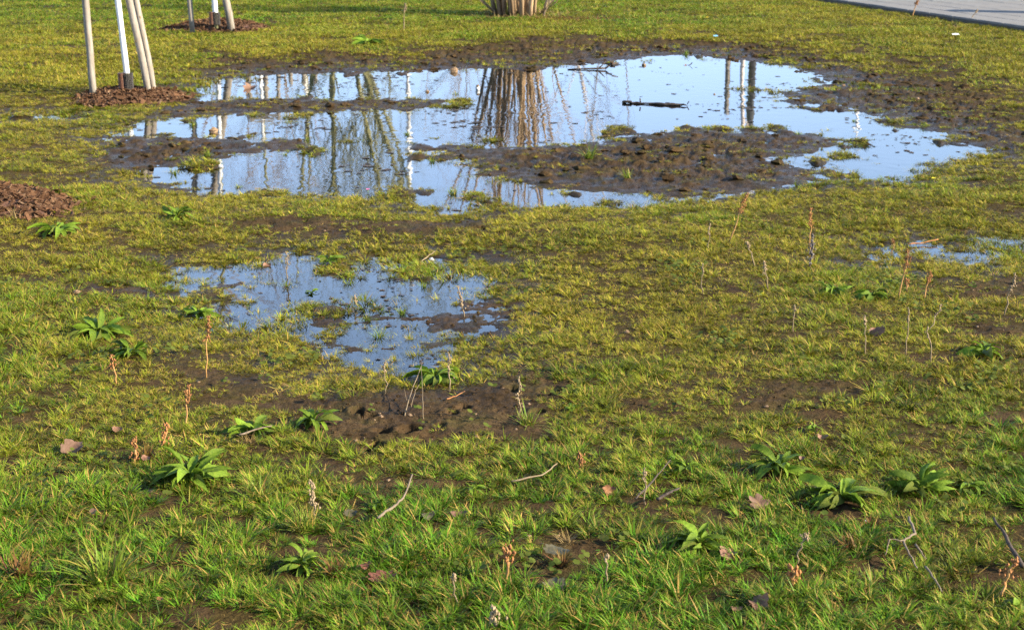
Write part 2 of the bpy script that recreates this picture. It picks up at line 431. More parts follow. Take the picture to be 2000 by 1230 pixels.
M['bark_grey'] = simple("grey_green_bark", [(.25, (.13, .12, .06)), (.55, (.22, .21, .10)), (.8, (.28, .26, .15))], 14, .85, .5, per_obj=.1)
M['bark_brown'] = simple("brown_stem_bark", [(.25, (.15, .092, .050)), (.55, (.29, .198, .112)), (.8, (.42, .31, .19))], 8, .8, .4, stretch=(4, 4, .8), per_obj=.35)
M['bark_white'] = simple("pale_trunk_bark", [(.3, (.45, .38, .33)), (.6, (.66, .58, .52)), (.85, (.72, .66, .6))], 10, .7, .3, stretch=(1, 1, 3))
M['mulch'] = simple("bark_mulch", [(.3, (.045, .022, .014)), (.55, (.10, .048, .028)), (.8, (.16, .085, .05))], 45, .85, .8, 90)
M['chip'] = simple("bark_chip_wood", [(.25, (.045, .022, .011)), (.5, (.085, .042, .021)), (.8, (.17, .10, .058))], 22, .9, .4, 80, spec=.08, per_obj=.4)
M['chips'] = simple("bark_chips_wood", [(.33, (.025, .013, .009)), (.46, (.062, .030, .015)), (.56, (.105, .057, .030)), (.70, (.23, .15, .09))], 26, .9, .4, 80, spec=.08)
M['concrete'] = simple("paving_concrete", [(.3, (.145, .138, .130)), (.7, (.185, .178, .168))], 9, .85, .2, 120, spec=.2, per_obj=.04)
M['joint'] = simple("paving_joint_sand", [(.3, (.07, .062, .05)), (.7, (.10, .09, .075))], 30, .9, .2)
M['stone'] = simple("tan_stone", [(.3, (.16, .10, .055)), (.7, (.26, .175, .10))], 30, .8, .3, per_obj=.2)
M['white'] = simple("white_litter", [(.3, (.40, .40, .39)), (.7, (.55, .55, .53))], 30, .6, .1)
M['blue'] = simple("blue_litter", [(.3, (.10, .30, .55)), (.7, (.18, .42, .66))], 30, .5, .1)
M['yellow'] = simple("yellow_petal", [(.3, (.75, .55, .02)), (.7, (.82, .66, .05))], 30, .6, 0)
M['pink'] = simple("pink_petal", [(.3, (.60, .10, .28)), (.7, (.7, .2, .4))], 30, .6, 0)
M['oak'] = simple("fallen_leaf_red", [(.3, (.10, .035, .022)), (.6, (.18, .068, .044)), (.85, (.24, .11, .075))], 25, .6, .4, 70, translucent=.15)
M['maple'] = simple("fallen_leaf_tan", [(.3, (.12, .065, .038)), (.6, (.19, .11, .07)), (.85, (.25, .155, .105))], 25, .65, .4, 70, per_obj=.2, translucent=.15)
M['leafgrey'] = simple("fallen_leaf_grey", [(.3, (.055, .050, .025)), (.6, (.09, .078, .042)), (.85, (.13, .11, .065))], 25, .65, .4, 70, per_obj=.15)
M['leafbrown'] = simple("fallen_leaf_brown", [(.3, (.10, .05, .03)), (.6, (.20, .10, .06)), (.85, (.3, .16, .1))], 25, .65, .4, 70, per_obj=.15)
M['leaforange'] = simple("fallen_leaf_orange", [(.3, (.12, .05, .02)), (.6, (.19, .085, .032)), (.85, (.24, .13, .06))], 25, .65, .4, 70)
M['twig_dark'] = simple("dark_twig", [(.3, (.03, .022, .017)), (.7, (.085, .06, .045))], 30, .75, .5)
M['twig_pale'] = simple("pale_twig", [(.3, (.11, .08, .05)), (.7, (.19, .145, .10))], 30, .75, .3)
M['log'] = simple("sodden_branch", [(.3, (.018, .012, .008)), (.7, (.085, .058, .036))], 40, .6, .6)
M['steel'] = simple("galvanised_steel", [(.3, (.30, .32, .34)), (.7, (.42, .44, .46))], 5, .38, .05, spec=.6)
M['steel'].node_tree.nodes["Principled BSDF"].inputs["Metallic"].default_value = .8
M['paint_white'] = simple("white_pole_paint", [(.3, (.68, .68, .67)), (.7, (.78, .78, .77))], 8, .5, .05)

# ------------------------------------------------------------------ mesh builder and object helpers
class MB:
    def __init__(self):
        self.v, self.f, self.a = [], [], []
    def tube(self, pts, rad, sides=6, cap=True):
        pts = [Vector(p) for p in pts]
        n0 = len(self.v)
        up = Vector((0, 0, 1))
        for i, p in enumerate(pts):
            d = (pts[min(i + 1, len(pts) - 1)] - pts[max(i - 1, 0)])
            d = d.normalized() if d.length > 1e-9 else Vector((0, 0, 1))
            s = d.cross(Vector((1, 0, 0)) if abs(d.x) < .9 else up).normalized()
            t = d.cross(s)
            r = rad[i] if isinstance(rad, (list, tuple)) else rad
            for k in range(sides):
                a = 2 * math.pi * k / sides
                self.v.append(p + (s * math.cos(a) + t * math.sin(a)) * r)
        for i in range(len(pts) - 1):
            for k in range(sides):
                a, b = n0 + i * sides + k, n0 + i * sides + (k + 1) % sides
                self.f.append((a, b, b + sides, a + sides))
        if cap:
            self.f.append(tuple(n0 + k for k in range(sides))[::-1])
            self.f.append(tuple(n0 + (len(pts) - 1) * sides + k for k in range(sides)))
        return self
    def box(self, c, s, rot=None):
        n0 = len(self.v)
        rot = rot or Matrix.Identity(3)
        for sx in (-1, 1):
            for sy in (-1, 1):
                for sz in (-1, 1):
                    self.v.append(Vector(c) + rot @ Vector((sx * s[0] / 2, sy * s[1] / 2, sz * s[2] / 2)))
        for q in ((0, 1, 3, 2), (4, 6, 7, 5), (0, 4, 5, 1), (2, 3, 7, 6), (0, 2, 6, 4), (1, 5, 7, 3)):
            self.f.append(tuple(n0 + i for i in q))
        return self
    def lump(self, c, s, rnd=.25, rot=None):
        """small irregular eight-sided stone, seed or clod"""
        n0 = len(self.v)
        rot = rot or Matrix.Identity(3)
        rings = [(-.95, .35), (-.35, .95), (.35, .95), (.95, .35)]
        for z, r in rings:
            for k in range(6):
                a = k * math.pi / 3 + z
                q = 1 + random.uniform(-rnd, rnd)
                self.v.append(Vector(c) + rot @ Vector((math.cos(a) * r * s[0] * q, math.sin(a) * r * s[1] * q, z * s[2] * q)))
        for i in range(3):
            for k in range(6):
                a, b = n0 + i * 6 + k, n0 + i * 6 + (k + 1) % 6
                self.f.append((a, b, b + 6, a + 6))
        self.f.append(tuple(n0 + k for k in range(6))[::-1]); self.f.append(tuple(n0 + 18 + k for k in range(6)))
        return self
    def octa(self, c, s):
        n0 = len(self.v); c = Vector(c)
        for d in ((s, 0, 0), (-s, 0, 0), (0, s, 0), (0, -s, 0), (0, 0, s * 1.5), (0, 0, -s * 1.5)):
            self.v.append(c + Vector(d))
        for q in ((0, 2, 4), (2, 1, 4), (1, 3, 4), (3, 0, 4), (2, 0, 5), (1, 2, 5), (3, 1, 5), (0, 3, 5)):
            self.f.append(tuple(n0 + i for i in q))
        return self
    def blade(self, base, az, lean, length, width, bend, rnd, dead, segs=3):
        """one grass blade: a tapering arched strip with a crease along it"""
        n0 = len(self.v)
        d = Vector((math.cos(az), math.sin(az), 0)); s = Vector((-math.sin(az), math.cos(az), 0))
        tw = random.uniform(-.8, .8)
        p = Vector(base); ang = lean
        for i in range(segs + 1):
            t = i / segs
            w = width * (1 - t ** 1.7) * .5
            nrm = d * -math.cos(ang) + Vector((0, 0, math.sin(ang)))
            sv = (s * math.cos(tw * t) + nrm * math.sin(tw * t))
            if i < segs:
                self.v += [p - sv * w, p + sv * w]; self.a += [(rnd, t, dead)] * 2
            else:
                self.v.append(p.copy()); self.a.append((rnd, t, dead))
            p = p + (d * math.sin(ang) + Vector((0, 0, 1)) * math.cos(ang)) * (length / segs)
            ang += bend / segs
        for i in range(segs - 1):
            a = n0 + 2 * i
            self.f.append((a, a + 1, a + 3, a + 2))
        a = n0 + 2 * (segs - 1)
        self.f.append((a, a + 1, a + 2))
        return self
    def mesh(self, name, material, smooth=False):
        me = bpy.data.meshes.new(name)
        me.from_pydata([tuple(v) for v in self.v], [], self.f)
        if self.a:
            at = me.attributes.new("bc", 'FLOAT_VECTOR', 'POINT')
            at.data.foreach_set("vector", np.array(self.a, dtype=np.float32).ravel())
        me.materials.append(material)
        if smooth:
            me.polygons.foreach_set("use_smooth", [True] * len(me.polygons))
        me.update()
        return me
    def build(self, name, material, parent=None, smooth=False, loc=None):
        return place(name, self.mesh(name, material, smooth), parent, loc)
def place(name, me, parent=None, loc=None, rot=None, scl=None):
    o = bpy.data.objects.new(name, me)
    if loc is not None: o.location = loc
    if rot is not None: o.rotation_euler = rot
    if scl is not None: o.scale = (scl,) * 3 if isinstance(scl, (int, float)) else scl
    if parent: o.parent = parent
    COL.objects.link(o)
    return o
def thing(name, label, cat, loc, group=None, rz=0.0):
    o = bpy.data.objects.new(name, None)
    o.empty_display_size = .05
    o.location = loc; o.rotation_euler = (0, 0, rz)
    COL.objects.link(o)
    return tag(o, label, cat, group)
def tag(o, label, cat=None, group=None, kind=None):
    o["label"] = label
    if cat: o["category"] = cat
    if group: o["group"] = group
    if kind: o["kind"] = kind
    return o

# ------------------------------------------------------------------ ground sheet (fan of rows, dense where the field is near)
def cover_at(x, y, z, bare):
    """how closely turf covers the ground, 0 to 1"""
    patch = fbm(x, y, 2.4, 4, 301) + .35 * fbm(x, y, 9.0, 2, 305)
    worn = sstep(4.4, 5.4, y) * (1 - sstep(9.0, 12, y))       # worn lawn in the middle distance
    hole = fbm(x, y, 5.0, 3, 311)
    hole = np.maximum(hole, fbm(x, y, 10.0, 2, 315) - .06 - .25 * (1 - worn))
    return sstep(-.74, -.40, patch - .05 * worn) * (1 - sstep(.17 + .06 * worn, .40 + .06 * worn, hole)) * (1 - bare)
def build_ground():
    pys = np.arange(1420, -20, -2.0)
    near = np.array([G(1000, p)[1] for p in pys])
    rows = np.concatenate([[-3.2, -2, -1, 0, .8, 1.4, 1.9, 2.2, 2.45, 2.6], near[near > 2.7], np.geomspace(near[-1] * 1.012, 900, 90)])
    u = np.linspace(-.40, .40, 760)
    side = .40 + np.geomspace(.002, 6.0, 70)
    u = np.concatenate([-side[::-1], u, side])
    wd = rows + 3.6 * np.exp(-np.maximum(rows, 0) / 3.0)      # fan opens from behind the camera
    X = u[None, :] * wd[:, None]
    Y = np.repeat(rows[:, None], len(u), 1)
    jit = np.random.default_rng(3).uniform(-.3, .3, X.shape)
    st = np.gradient(rows)
    Y = Y + jit * st[:, None] * (rows[:, None] > 2.7) * (rows[:, None] < 30)
    z, sdn, bare = land(X.ravel(), Y.ravel())
    far = sstep(30, 120, Y.ravel())
    z = z * (1 - far)
    nr, nc = X.shape
    co = np.stack([X.ravel(), Y.ravel(), z], 1).astype(np.float32)
    me = bpy.data.meshes.new("ground")
    idx = np.arange(nr * nc).reshape(nr, nc)
    q = np.stack([idx[:-1, :-1], idx[:-1, 1:], idx[1:, 1:], idx[1:, :-1]], -1).reshape(-1, 4)
    me.vertices.add(len(co)); me.vertices.foreach_set("co", co.ravel())
    me.loops.add(q.size); me.loops.foreach_set("vertex_index", q.ravel().astype(np.int32))
    me.polygons.add(len(q)); me.polygons.foreach_set("loop_start", np.arange(0, q.size, 4, dtype=np.int32))
    me.polygons.foreach_set("use_smooth", np.ones(len(q), bool))
    me.update(calc_edges=True)
    wet = np.clip(1 - sstep(.004, .032, z), 0, 1) * (sdn < 1.2)
    wet = np.maximum(wet, .15 * bare * (sdn < .6))
    a = me.attributes.new("wet", 'FLOAT', 'POINT'); a.data.foreach_set("value", wet.astype(np.float32))
    xx, yy = X.ravel(), Y.ravel()
    turf = cover_at(xx, yy, z, bare)
    a = me.attributes.new("turf", 'FLOAT', 'POINT'); a.data.foreach_set("value", (turf * .7).astype(np.float32))
    me.materials.append(M['soil'])
    o = place("ground", me)
    tag(o, "muddy brown soil of the trampled lawn between the grass", kind="structure")
    return o
build_ground()

def water_sheet(name, poly, label, grow):
    c = np.mean(np.array(poly), 0)
    P = np.array(poly)
    d = P - c
    L_ = np.linalg.norm(d, axis=1, keepdims=True)
    P2 = c + d * (1 + grow / L_)
    # convex hull keeps the sheet simple; land rises through it everywhere beyond the shore
    pts = sorted(map(tuple, P2))
    def half(ps):
        h = []
        for p in ps:
            while len(h) >= 2 and (h[-1][0] - h[-2][0]) * (p[1] - h[-2][1]) - (h[-1][1] - h[-2][1]) * (p[0] - h[-2][0]) <= 0:
                h.pop()
            h.append(p)
        return h[:-1]
    hull = half(pts) + half(pts[::-1])
    me = bpy.data.meshes.new(name)
    me.from_pydata([(p[0], p[1], 0.0) for p in hull], [], [tuple(range(len(hull)))])
    me.materials.append(M['water'])
    o = place(name, me)
    tag(o, label, kind="structure")
water_sheet("puddle_water", P_MAIN, "large still puddle reflecting sky and posts across the upper field", .25)
water_sheet("puddle_water", P_SMALL, "smaller puddle left of centre with mud bars and tufts", .12)
water_sheet("puddle_water", P_RIGHT, "shallow grassy puddle at the right edge", .08)
water_sheet("puddle_water", P_STRIP, "thin strip of water in the grass below the left staked tree", .08)

# ------------------------------------------------------------------ grass (nobody could count it)
def make_tuft(n, base_r, lmin, lmax, wid, lean0, lean1, dead_p, bend=(.3, 1.1), segs=3):
    mb = MB()
    for i in range(n):
        az = random.uniform(0, 2 * math.pi)
        r = base_r * math.sqrt(random.random())
        a2 = random.uniform(0, 2 * math.pi)
        base = (r * math.cos(a2), r * math.sin(a2), -.006)
        az = a2 + random.gauss(0, .9) if base_r > .03 else az
        dead = 1.0 if random.random() < dead_p else (random.uniform(.3, .7) if random.random() < .12 else 0.0)
        mb.blade(base, az, random.uniform(lean0, lean1), random.uniform(lmin, lmax), wid * random.uniform(.7, 1.3), random.uniform(*bend), random.random(), dead, segs)
    return mb
def make_patch(nt, rad, n, lmin, lmax, wid, lean0, lean1, dead_p, bend, segs=3):
    """several small tufts grown into one patch of turf"""
    mb = MB()
    for q in range(nt):
        r, a = rad * math.sqrt(random.random()), random.uniform(0, 6.283)
        cx, cy = r * math.cos(a), r * math.sin(a)
        k = random.uniform(.65, 1.2); flow = random.uniform(0, 6.283); fr = random.uniform(0, .8)
        tone = random.uniform(-.25, .25)
        for i in range(int(n * random.uniform(.6, 1.3))):
            az = random.uniform(0, 6.283)
            if random.random() < fr: az = flow + random.gauss(0, .5)
            b = random.uniform(0, .010) * (rad / .06)
            dead = 1.0 if random.random() < dead_p else (random.uniform(.3, .7) if random.random() < .12 else 0.0)
            mb.blade((cx + b * math.cos(az), cy + b * math.sin(az), -.004), az, random.uniform(lean0, lean1), random.uniform(lmin, lmax) * k, wid * random.uniform(.7, 1.3),
                     random.uniform(*bend), min(max(random.random() * .6 + .2 + tone, 0), 1), dead, segs)
    return mb
KINDS = {   # kinds of turf patch
    'short': lambda: make_patch(8, .085, 26, .016, .042, .0026, .80, 1.52, .18, (.0, .5)),
    'star':  lambda: make_patch(5, .075, 38, .024, .056, .0029, .65, 1.50, .14, (.0, .6)),
    'lush':  lambda: make_patch(5, .072, 44, .028, .066, .0032, .60, 1.50, .12, (.0, .7)),
    'thatch': lambda: make_patch(6, .080, 14, .020, .060, .0028, 1.25, 1.56, .75, (-.1, .2)),
    'far':   lambda: make_patch(14, .170, 16, .024, .055, .0056, .45, 1.40, .14, (.1, .8), 2),
}
tuft_collection = bpy.data.collections.new("grass_clumps")
order, kind_first = [], {}
for kname in ('short', 'star', 'lush', 'thatch', 'far'):
    kind_first[kname] = len(order)
    for k in range(6):
        me = KINDS[kname]().mesh("clump", M['grass'])
        ob = bpy.data.objects.new("clump_%03d" % len(order), me)
        tuft_collection.objects.link(ob)
        order.append(ob)

def lushness(x, y):
    n = fbm(x, y, 1.1, 3, 201) * .75 + fbm(x, y, 4.5, 2, 205) * .35
    near = 1 - sstep(3.7, 5.0, y)
    left = (1 - sstep(-1.9, -.9, x)) * sstep(3.5, 4.2, y) * (1 - sstep(6.0, 7.0, y))
    top = sstep(17.0, 21.0, y) * (1 - sstep(2.2, 4.5, x))
    return np.clip(.17 + .64 * near + .42 * left + .48 * top + .90 * n, 0, 1)

def scatter(y0, y1, dens, wmul=1.35, pad=.5):
    w1 = .345 * y1 * wmul + pad
    n = int((y1 - y0) * 2 * w1 * dens)
    x = RNG.uniform(-w1, w1, n); y = RNG.uniform(y0, y1, n)
    keep = np.abs(x) < .345 * y * wmul + pad
    return x[keep], y[keep]
PTS = []
MULCH = [((249, 196), .42, .50), ((428, 67), .64, .64), ((-62, 418), .51, .50)]
PAVE_A, PAVE_B = Vector((*G(1636, 0, .13), 0)), Vector((*G(2000, 52, .13), 0))
pav_dir = (PAVE_A - PAVE_B).normalized(); pav_out = Vector((pav_dir.y, -pav_dir.x, 0))
if pav_out.x < 0: pav_out = -pav_out
for y0, y1, dens, klist in ((2.6, 5.0, 500, 'near'), (5.0, 8.5, 470, 'mid'), (8.5, 13, 270, 'mid'), (13, 19, 85, 'far'), (19, 32, 62, 'far'), (32, 60, 12, 'far')):
    x, y = scatter(y0, y1, dens)
    z, sdn, bare = land(x, y)
    cover = cover_at(x, y, z, bare)
    cover = np.maximum(cover, .035 * (1 - .6 * bare))
    cover *= sstep(-.016, .004, z)
    for (mp, rx, ry) in MULCH:
        mx, my = G(*mp)
        cover *= sstep(.82, 1.05, np.sqrt(((x - mx) / rx) ** 2 + ((y - my) / ry) ** 2) + .2 * fbm(x, y, 6, 2, 401))
    side = (x - PAVE_B.x) * pav_out.x + (y - PAVE_B.y) * pav_out.y
    cover *= (side < -.02)
    k = RNG.random(len(x)) < cover
    x, y, z, bare = x[k], y[k], z[k], bare[k]
    lu = lushness(x, y)
    r = RNG.random(len(x))
    if klist == 'far':
        kind = np.full(len(x), kind_first['far'])
        scl = RNG.uniform(.65, 1.15, len(x))
    else:
        plush = np.clip(lu * 1.0 - .32, 0, .55)
        kind = np.where(r < plush, kind_first['lush'], np.where(r < plush + .36, kind_first['star'], np.where(r < .90, kind_first['short'], kind_first['thatch'])))
        scl = RNG.uniform(.6, 1.15, len(x)) * (.80 + .35 * lu)
    scl *= np.where(bare > .4, .75, 1) * (.86 + .14 * sstep(4.2, 6.0, y)) * np.clip(.95 + .55 * fbm(x, y, 2.8, 2, 321), .6, 1.4)
    pick = kind + RNG.integers(0, 6, len(x))
    PTS.append(np.stack([x, y, z, RNG.uniform(0, 6.283, len(x)), scl, pick, lu, RNG.random(len(x))], 1))
PTS = np.concatenate(PTS)
print("grass clumps", len(PTS))
gm = bpy.data.meshes.new("grass")
gm.vertices.add(len(PTS)); gm.vertices.foreach_set("co", PTS[:, :3].astype(np.float32).ravel())
for nm, colm in (("rz", 3), ("scl", 4), ("lush", 6), ("rnd", 7)):
    a = gm.attributes.new(nm, 'FLOAT', 'POINT'); a.data.foreach_set("value", PTS[:, colm].astype(np.float32))
a = gm.attributes.new("pick", 'INT', 'POINT'); a.data.foreach_set("value", PTS[:, 5].astype(np.int32))
gm.update()
grass = place("grass", gm)
tag(grass, "short olive and green grass covering the muddy field", "grass", kind="stuff")
def instancer(obj, coll):
    ng = bpy.data.node_groups.new("scatter_clumps", 'GeometryNodeTree')
    ng.interface.new_socket("Geometry", in_out='INPUT', socket_type='NodeSocketGeometry')
    ng.interface.new_socket("Geometry", in_out='OUTPUT', socket_type='NodeSocketGeometry')
    n, l = ng.nodes, ng.links
    gi, go = n.new("NodeGroupInput"), n.new("NodeGroupOutput")
    iop = n.new("GeometryNodeInstanceOnPoints")
    ci = n.new("GeometryNodeCollectionInfo"); ci.inputs["Collection"].default_value = coll
    ci.inputs["Separate Children"].default_value = True; ci.inputs["Reset Children"].default_value = True
    def na(nm, t):
        x = n.new("GeometryNodeInputNamedAttribute"); x.data_type = t; x.inputs["Name"].default_value = nm; return x
    rz, sc, pk = na("rz", 'FLOAT'), na("scl", 'FLOAT'), na("pick", 'INT')
    cx = n.new("ShaderNodeCombineXYZ"); l.new(rz.outputs["Attribute"], cx.inputs[2])
    m2p = n.new("GeometryNodeMeshToPoints")
    l.new(gi.outputs[0], m2p.inputs[0]); l.new(m2p.outputs[0], iop.inputs["Points"])
    l.new(ci.outputs[0], iop.inputs["Instance"]); iop.inputs["Pick Instance"].default_value = True
    l.new(pk.outputs["Attribute"], iop.inputs["Instance Index"])
    l.new(cx.outputs[0], iop.inputs["Rotation"]); l.new(sc.outputs["Attribute"], iop.inputs["Scale"])
    l.new(iop.outputs[0], go.inputs[0])
    md = obj.modifiers.new("scatter", 'NODES'); md.node_group = ng
instancer(grass, tuft_collection)
# ------------------------------------------------------------------ small stuff on mud and water
def scum():
    """dark flakes of mud and rotten leaf floating in streaks on the water"""
    mb = MB()
    for poly, n, ysc in ((P_MAIN, 26000, 1.0), (P_SMALL, 12000, .5)):
        P = np.array(poly); lo, hi = P.min(0), P.max(0)
        x = RNG.uniform(lo[0], hi[0], n); y = RNG.uniform(lo[1], hi[1], n)
        z, sdn, _ = land(x, y)
        c = fbm(x, y * .8, 1.3, 4, 501) + .5 * fbm(x * .4, y * 1.3, 6.0, 3, 507)
        k = (z < -.003) & (RNG.random(n) < .012 + .9 * sstep(.10, .70, c))
        for X, Y in zip(x[k], y[k]):
            r = (.003 + .012 * random.random() ** 2.5) * ysc * 1.3
            a0 = random.random() * 6.28; n0 = len(mb.v); st = random.uniform(1, 2.4)
            for q in range(5):
                a = a0 + q * 1.257
                rr = r * random.uniform(.6, 1.2)
                mb.v.append(Vector((X + math.cos(a) * rr * st, Y + math.sin(a) * rr * 1.6, .0012 + random.uniform(0, .003))))
            mb.f.append(tuple(range(n0, n0 + 5)))
    o = mb.build("floating_debris", M['log'])
    tag(o, "dark flecks of mud and rotten leaves floating on the puddles", "debris", kind="stuff")
scum()
def crumbs():
    """pebbles and crumbs of soil on the bare mud"""
    mb = MB(); mb2 = MB()
    n = 30000
    x, y = scatter(3.1, 8.0, n / 24.0, 1.05, .1)
    z, sdn, bare = land(x, y)
    k = (bare > .45) & (z > .0)
    for X, Y, Z in zip(x[k], y[k], z[k]):
        r = .0012 + .006 * random.random() ** 6
        (mb2 if random.random() < .10 else mb).lump((X, Y, Z + r * .2), (r * 1.2, r, r * .7), .3)
    tag(mb.build("soil_crumbs", M['soil']), "crumbs of soil scattered over the bare mud", "soil", kind="stuff")
    tag(mb2.build("gravel", M['stone']), "tiny tan pebbles scattered on the bare mud", "gravel", kind="stuff")
crumbs()
def clods():
    """clods of churned mud on the trampled banks and bars"""
    mb = MB()
    x, y = scatter(8.0, 17.0, 150, 1.2, .2)
    z, sdn, bare = land(x, y)
    c = fbm(x, y, 1.6, 3, 551)
    k = (bare > .55) & (z > .002) & (RNG.random(len(x)) < .25 + .75 * sstep(-.1, .5, c))
    for X, Y, Z in zip(x[k], y[k], z[k]):
        r = .005 + .032 * random.random() ** 4
        mb.lump((X, Y, Z + r * .15), (r * random.uniform(.8, 1.9), r, r * random.uniform(.3, .55)), .45, Matrix.Rotation(random.uniform(0, 6.28), 3, 'Z'))
    tag(mb.build("mud_clods", M['soil']), "clods of churned mud on the puddle banks and bars", "mud", kind="stuff")
clods()
def ground_cover():
    """clover and seedlings between the grass blades"""
    mb = MB()
    x, y = scatter(2.9, 7.0, 420, 1.1, .2)
    c = fbm(x, y, 2.2, 3, 601)
    z, sdn, bare = land(x, y)
    k = (z > .002) & (RNG.random(len(x)) < np.where(bare > .5, .05, .9 * sstep(.18, .5, c)))
    for X, Y, Z in zip(x[k], y[k], z[k]):
        for q in range(3):
            a = q * 2.09 + random.random(); r = random.uniform(.005, .010); h = random.uniform(.008, .035)
            cx, cy = X + math.cos(a) * r, Y + math.sin(a) * r
            n0 = len(mb.v); tl = random.uniform(-.5, .5)
            for w in range(6):
                b = w * 1.047
                mb.v.append(Vector((cx + math.cos(b) * r, cy + math.sin(b) * r, Z + h + tl * r * math.cos(b) + .3 * r * math.sin(b))))
            mb.f.append(tuple(range(n0, n0 + 6)))
    tag(mb.build("clover", M['leaf_dull']), "small round clover and seedling leaves low in the grass", "clover", kind="stuff")
ground_cover()

# ------------------------------------------------------------------ pavement
def build_pavement():
    top = .118
    base = MB()
    L0, L1, Wd = -4.0, 26.0, 6.0
    ang = math.atan2(pav_dir.y, pav_dir.x)
    rot = Matrix.Rotation(ang, 3, 'Z')
    c = PAVE_B + pav_dir * ((L0 + L1) / 2) + pav_out * (Wd / 2 + .01)
    base.box((c.x, c.y, top / 2 - .06), (L1 - L0, Wd, top + .10), rot)
    pv = base.build("pavement", M['joint'])
    tag(pv, "pale grey concrete pavement at the top right corner", kind="structure")
    sl, sw = .60, .40
    slab = MB()
    n0 = 0
    b = .006
    for z, ins in ((-.03, 0), (-.004, 0), (0, b)):
        for sx, sy in ((-1, -1), (1, -1), (1, 1), (-1, 1)):
            slab.v.append(Vector((sx * (sl / 2 - .005 - ins), sy * (sw / 2 - .005 - ins), z)))
    for i in range(2):
        for k in range(4):
            slab.f.append((i * 4 + k, i * 4 + (k + 1) % 4, i * 4 + 4 + (k + 1) % 4, i * 4 + 4 + k))
    slab.f.append((8, 9, 10, 11))
    me = slab.mesh("paving_slab", M['concrete'])
    for i in range(int((9.0) / sl) + 1):
        for j in range(12):
            p = PAVE_B + pav_dir * (-2.2 + (i + .5 * (j % 2)) * sl) + pav_out * (.02 + (j + .5) * sw)
            place("paving_slab", me, pv, (p.x, p.y, top + .012 + random.uniform(-.001, .002)), (random.gauss(0, .0015), random.gauss(0, .0015), ang))
    # unseen bin shape added past the frame to cast a shadow on the paving
    bp = Vector((*G(1893, 22, .13), 0)) + Vector((to_sun.x, to_sun.y, 0)).normalized() * (.80 / math.tan(SUN_EL) - .1)
    bo = thing("shadow_caster", "unseen grey bin shape added beyond the right edge to cast a shadow on the pavement", "bin", (bp.x, bp.y, top + .012))
    MB().tube([(0, 0, 0), (0, 0, .05)], .10, 20).build("foot", M['steel'], bo)
    MB().tube([(0, 0, .05), (0, 0, .74)], [.19, .20], 24).build("caster_body", M['steel'], bo, True)
    MB().tube([(0, 0, .74), (0, 0, .80), (0, 0, .82)], [.215, .215, .15], 24).build("rim", M['steel'], bo)
build_pavement()

# ------------------------------------------------------------------ trees, stakes, shrub
def branches(mb, p, d, length, rad, depth, spread=.55, up=.15, nch=(3, 5), sides=5):
    pts, rads = [p.copy()], [rad]
    q = p.copy(); dd = d.copy()
    seg = 5 if depth > 1 else 4
    for i in range(seg):
        dd = (dd + Vector((random.gauss(0, .09), random.gauss(0, .09), random.gauss(0, .05) + up * .12))).normalized()
        q = q + dd * (length / seg)
        pts.append(q.copy()); rads.append(max(rad * (1 - .75 * (i + 1) / seg), .0015))
    mb.tube(pts, rads, sides if rad > .012 else 4 if rad > .006 else 3, cap=False)
    if depth > 0:
        for k in range(random.randint(*nch)):
            t = random.uniform(.3, .98)
            i = min(int(t * seg), seg - 1)
            o = pts[i].lerp(pts[i + 1], t * seg - i)
            az = random.uniform(0, 6.283)
            base = (pts[i + 1] - pts[i]).normalized()
            s = base.cross(Vector((0, 0, 1)) if abs(base.z) < .95 else Vector((1, 0, 0))).normalized()
            s = Matrix.Rotation(az, 3, base) @ s
            nd = (base * math.cos(spread) + s * math.sin(spread) + Vector((0, 0, up))).normalized()
            branches(mb, o, nd, length * random.uniform(.42, .68), max(rads[i] * .6, .0022), depth - 1, spread * random.uniform(.8, 1.2), up, nch, sides)
def stake(base, top, rad, label, group, extra=None):
    t = thing("wooden_stake", label, "stake", base, group)
    d = Vector(top) - Vector(base)
    n = 14
    pts, rs = [], []
    for i in range(n + 1):
        k = i / n
        pts.append(d * k + Vector((random.gauss(0, .0012), random.gauss(0, .0012), 0)) + (Vector((0, 0, -.12)) if i == 0 else Vector()))
        rs.append(rad * (1 + random.gauss(0, .018)))
    pts.append(d * 1.004); rs.append(rad * .82)
    MB().tube(pts, rs, 14).build("post", M['stake'], t, True)
    kn = MB()                                              # knots
    for i in range(4):
        k = random.uniform(.08, .9); a = random.uniform(-2.6, -.6)
        kn.lump(d * k + Vector((math.cos(a), math.sin(a), 0)) * rad * .96, (.007, .004, .012), .2, Matrix.Rotation(a + math.pi / 2, 3, 'Z'))
    kn.build("knot", M['bark_brown'], t)
    return t
def FX(px, D, z=2.0):
    return (px - 1000) / FPX * (D * math.cos(PITCH) + (CAM_H + z) * math.sin(PITCH))
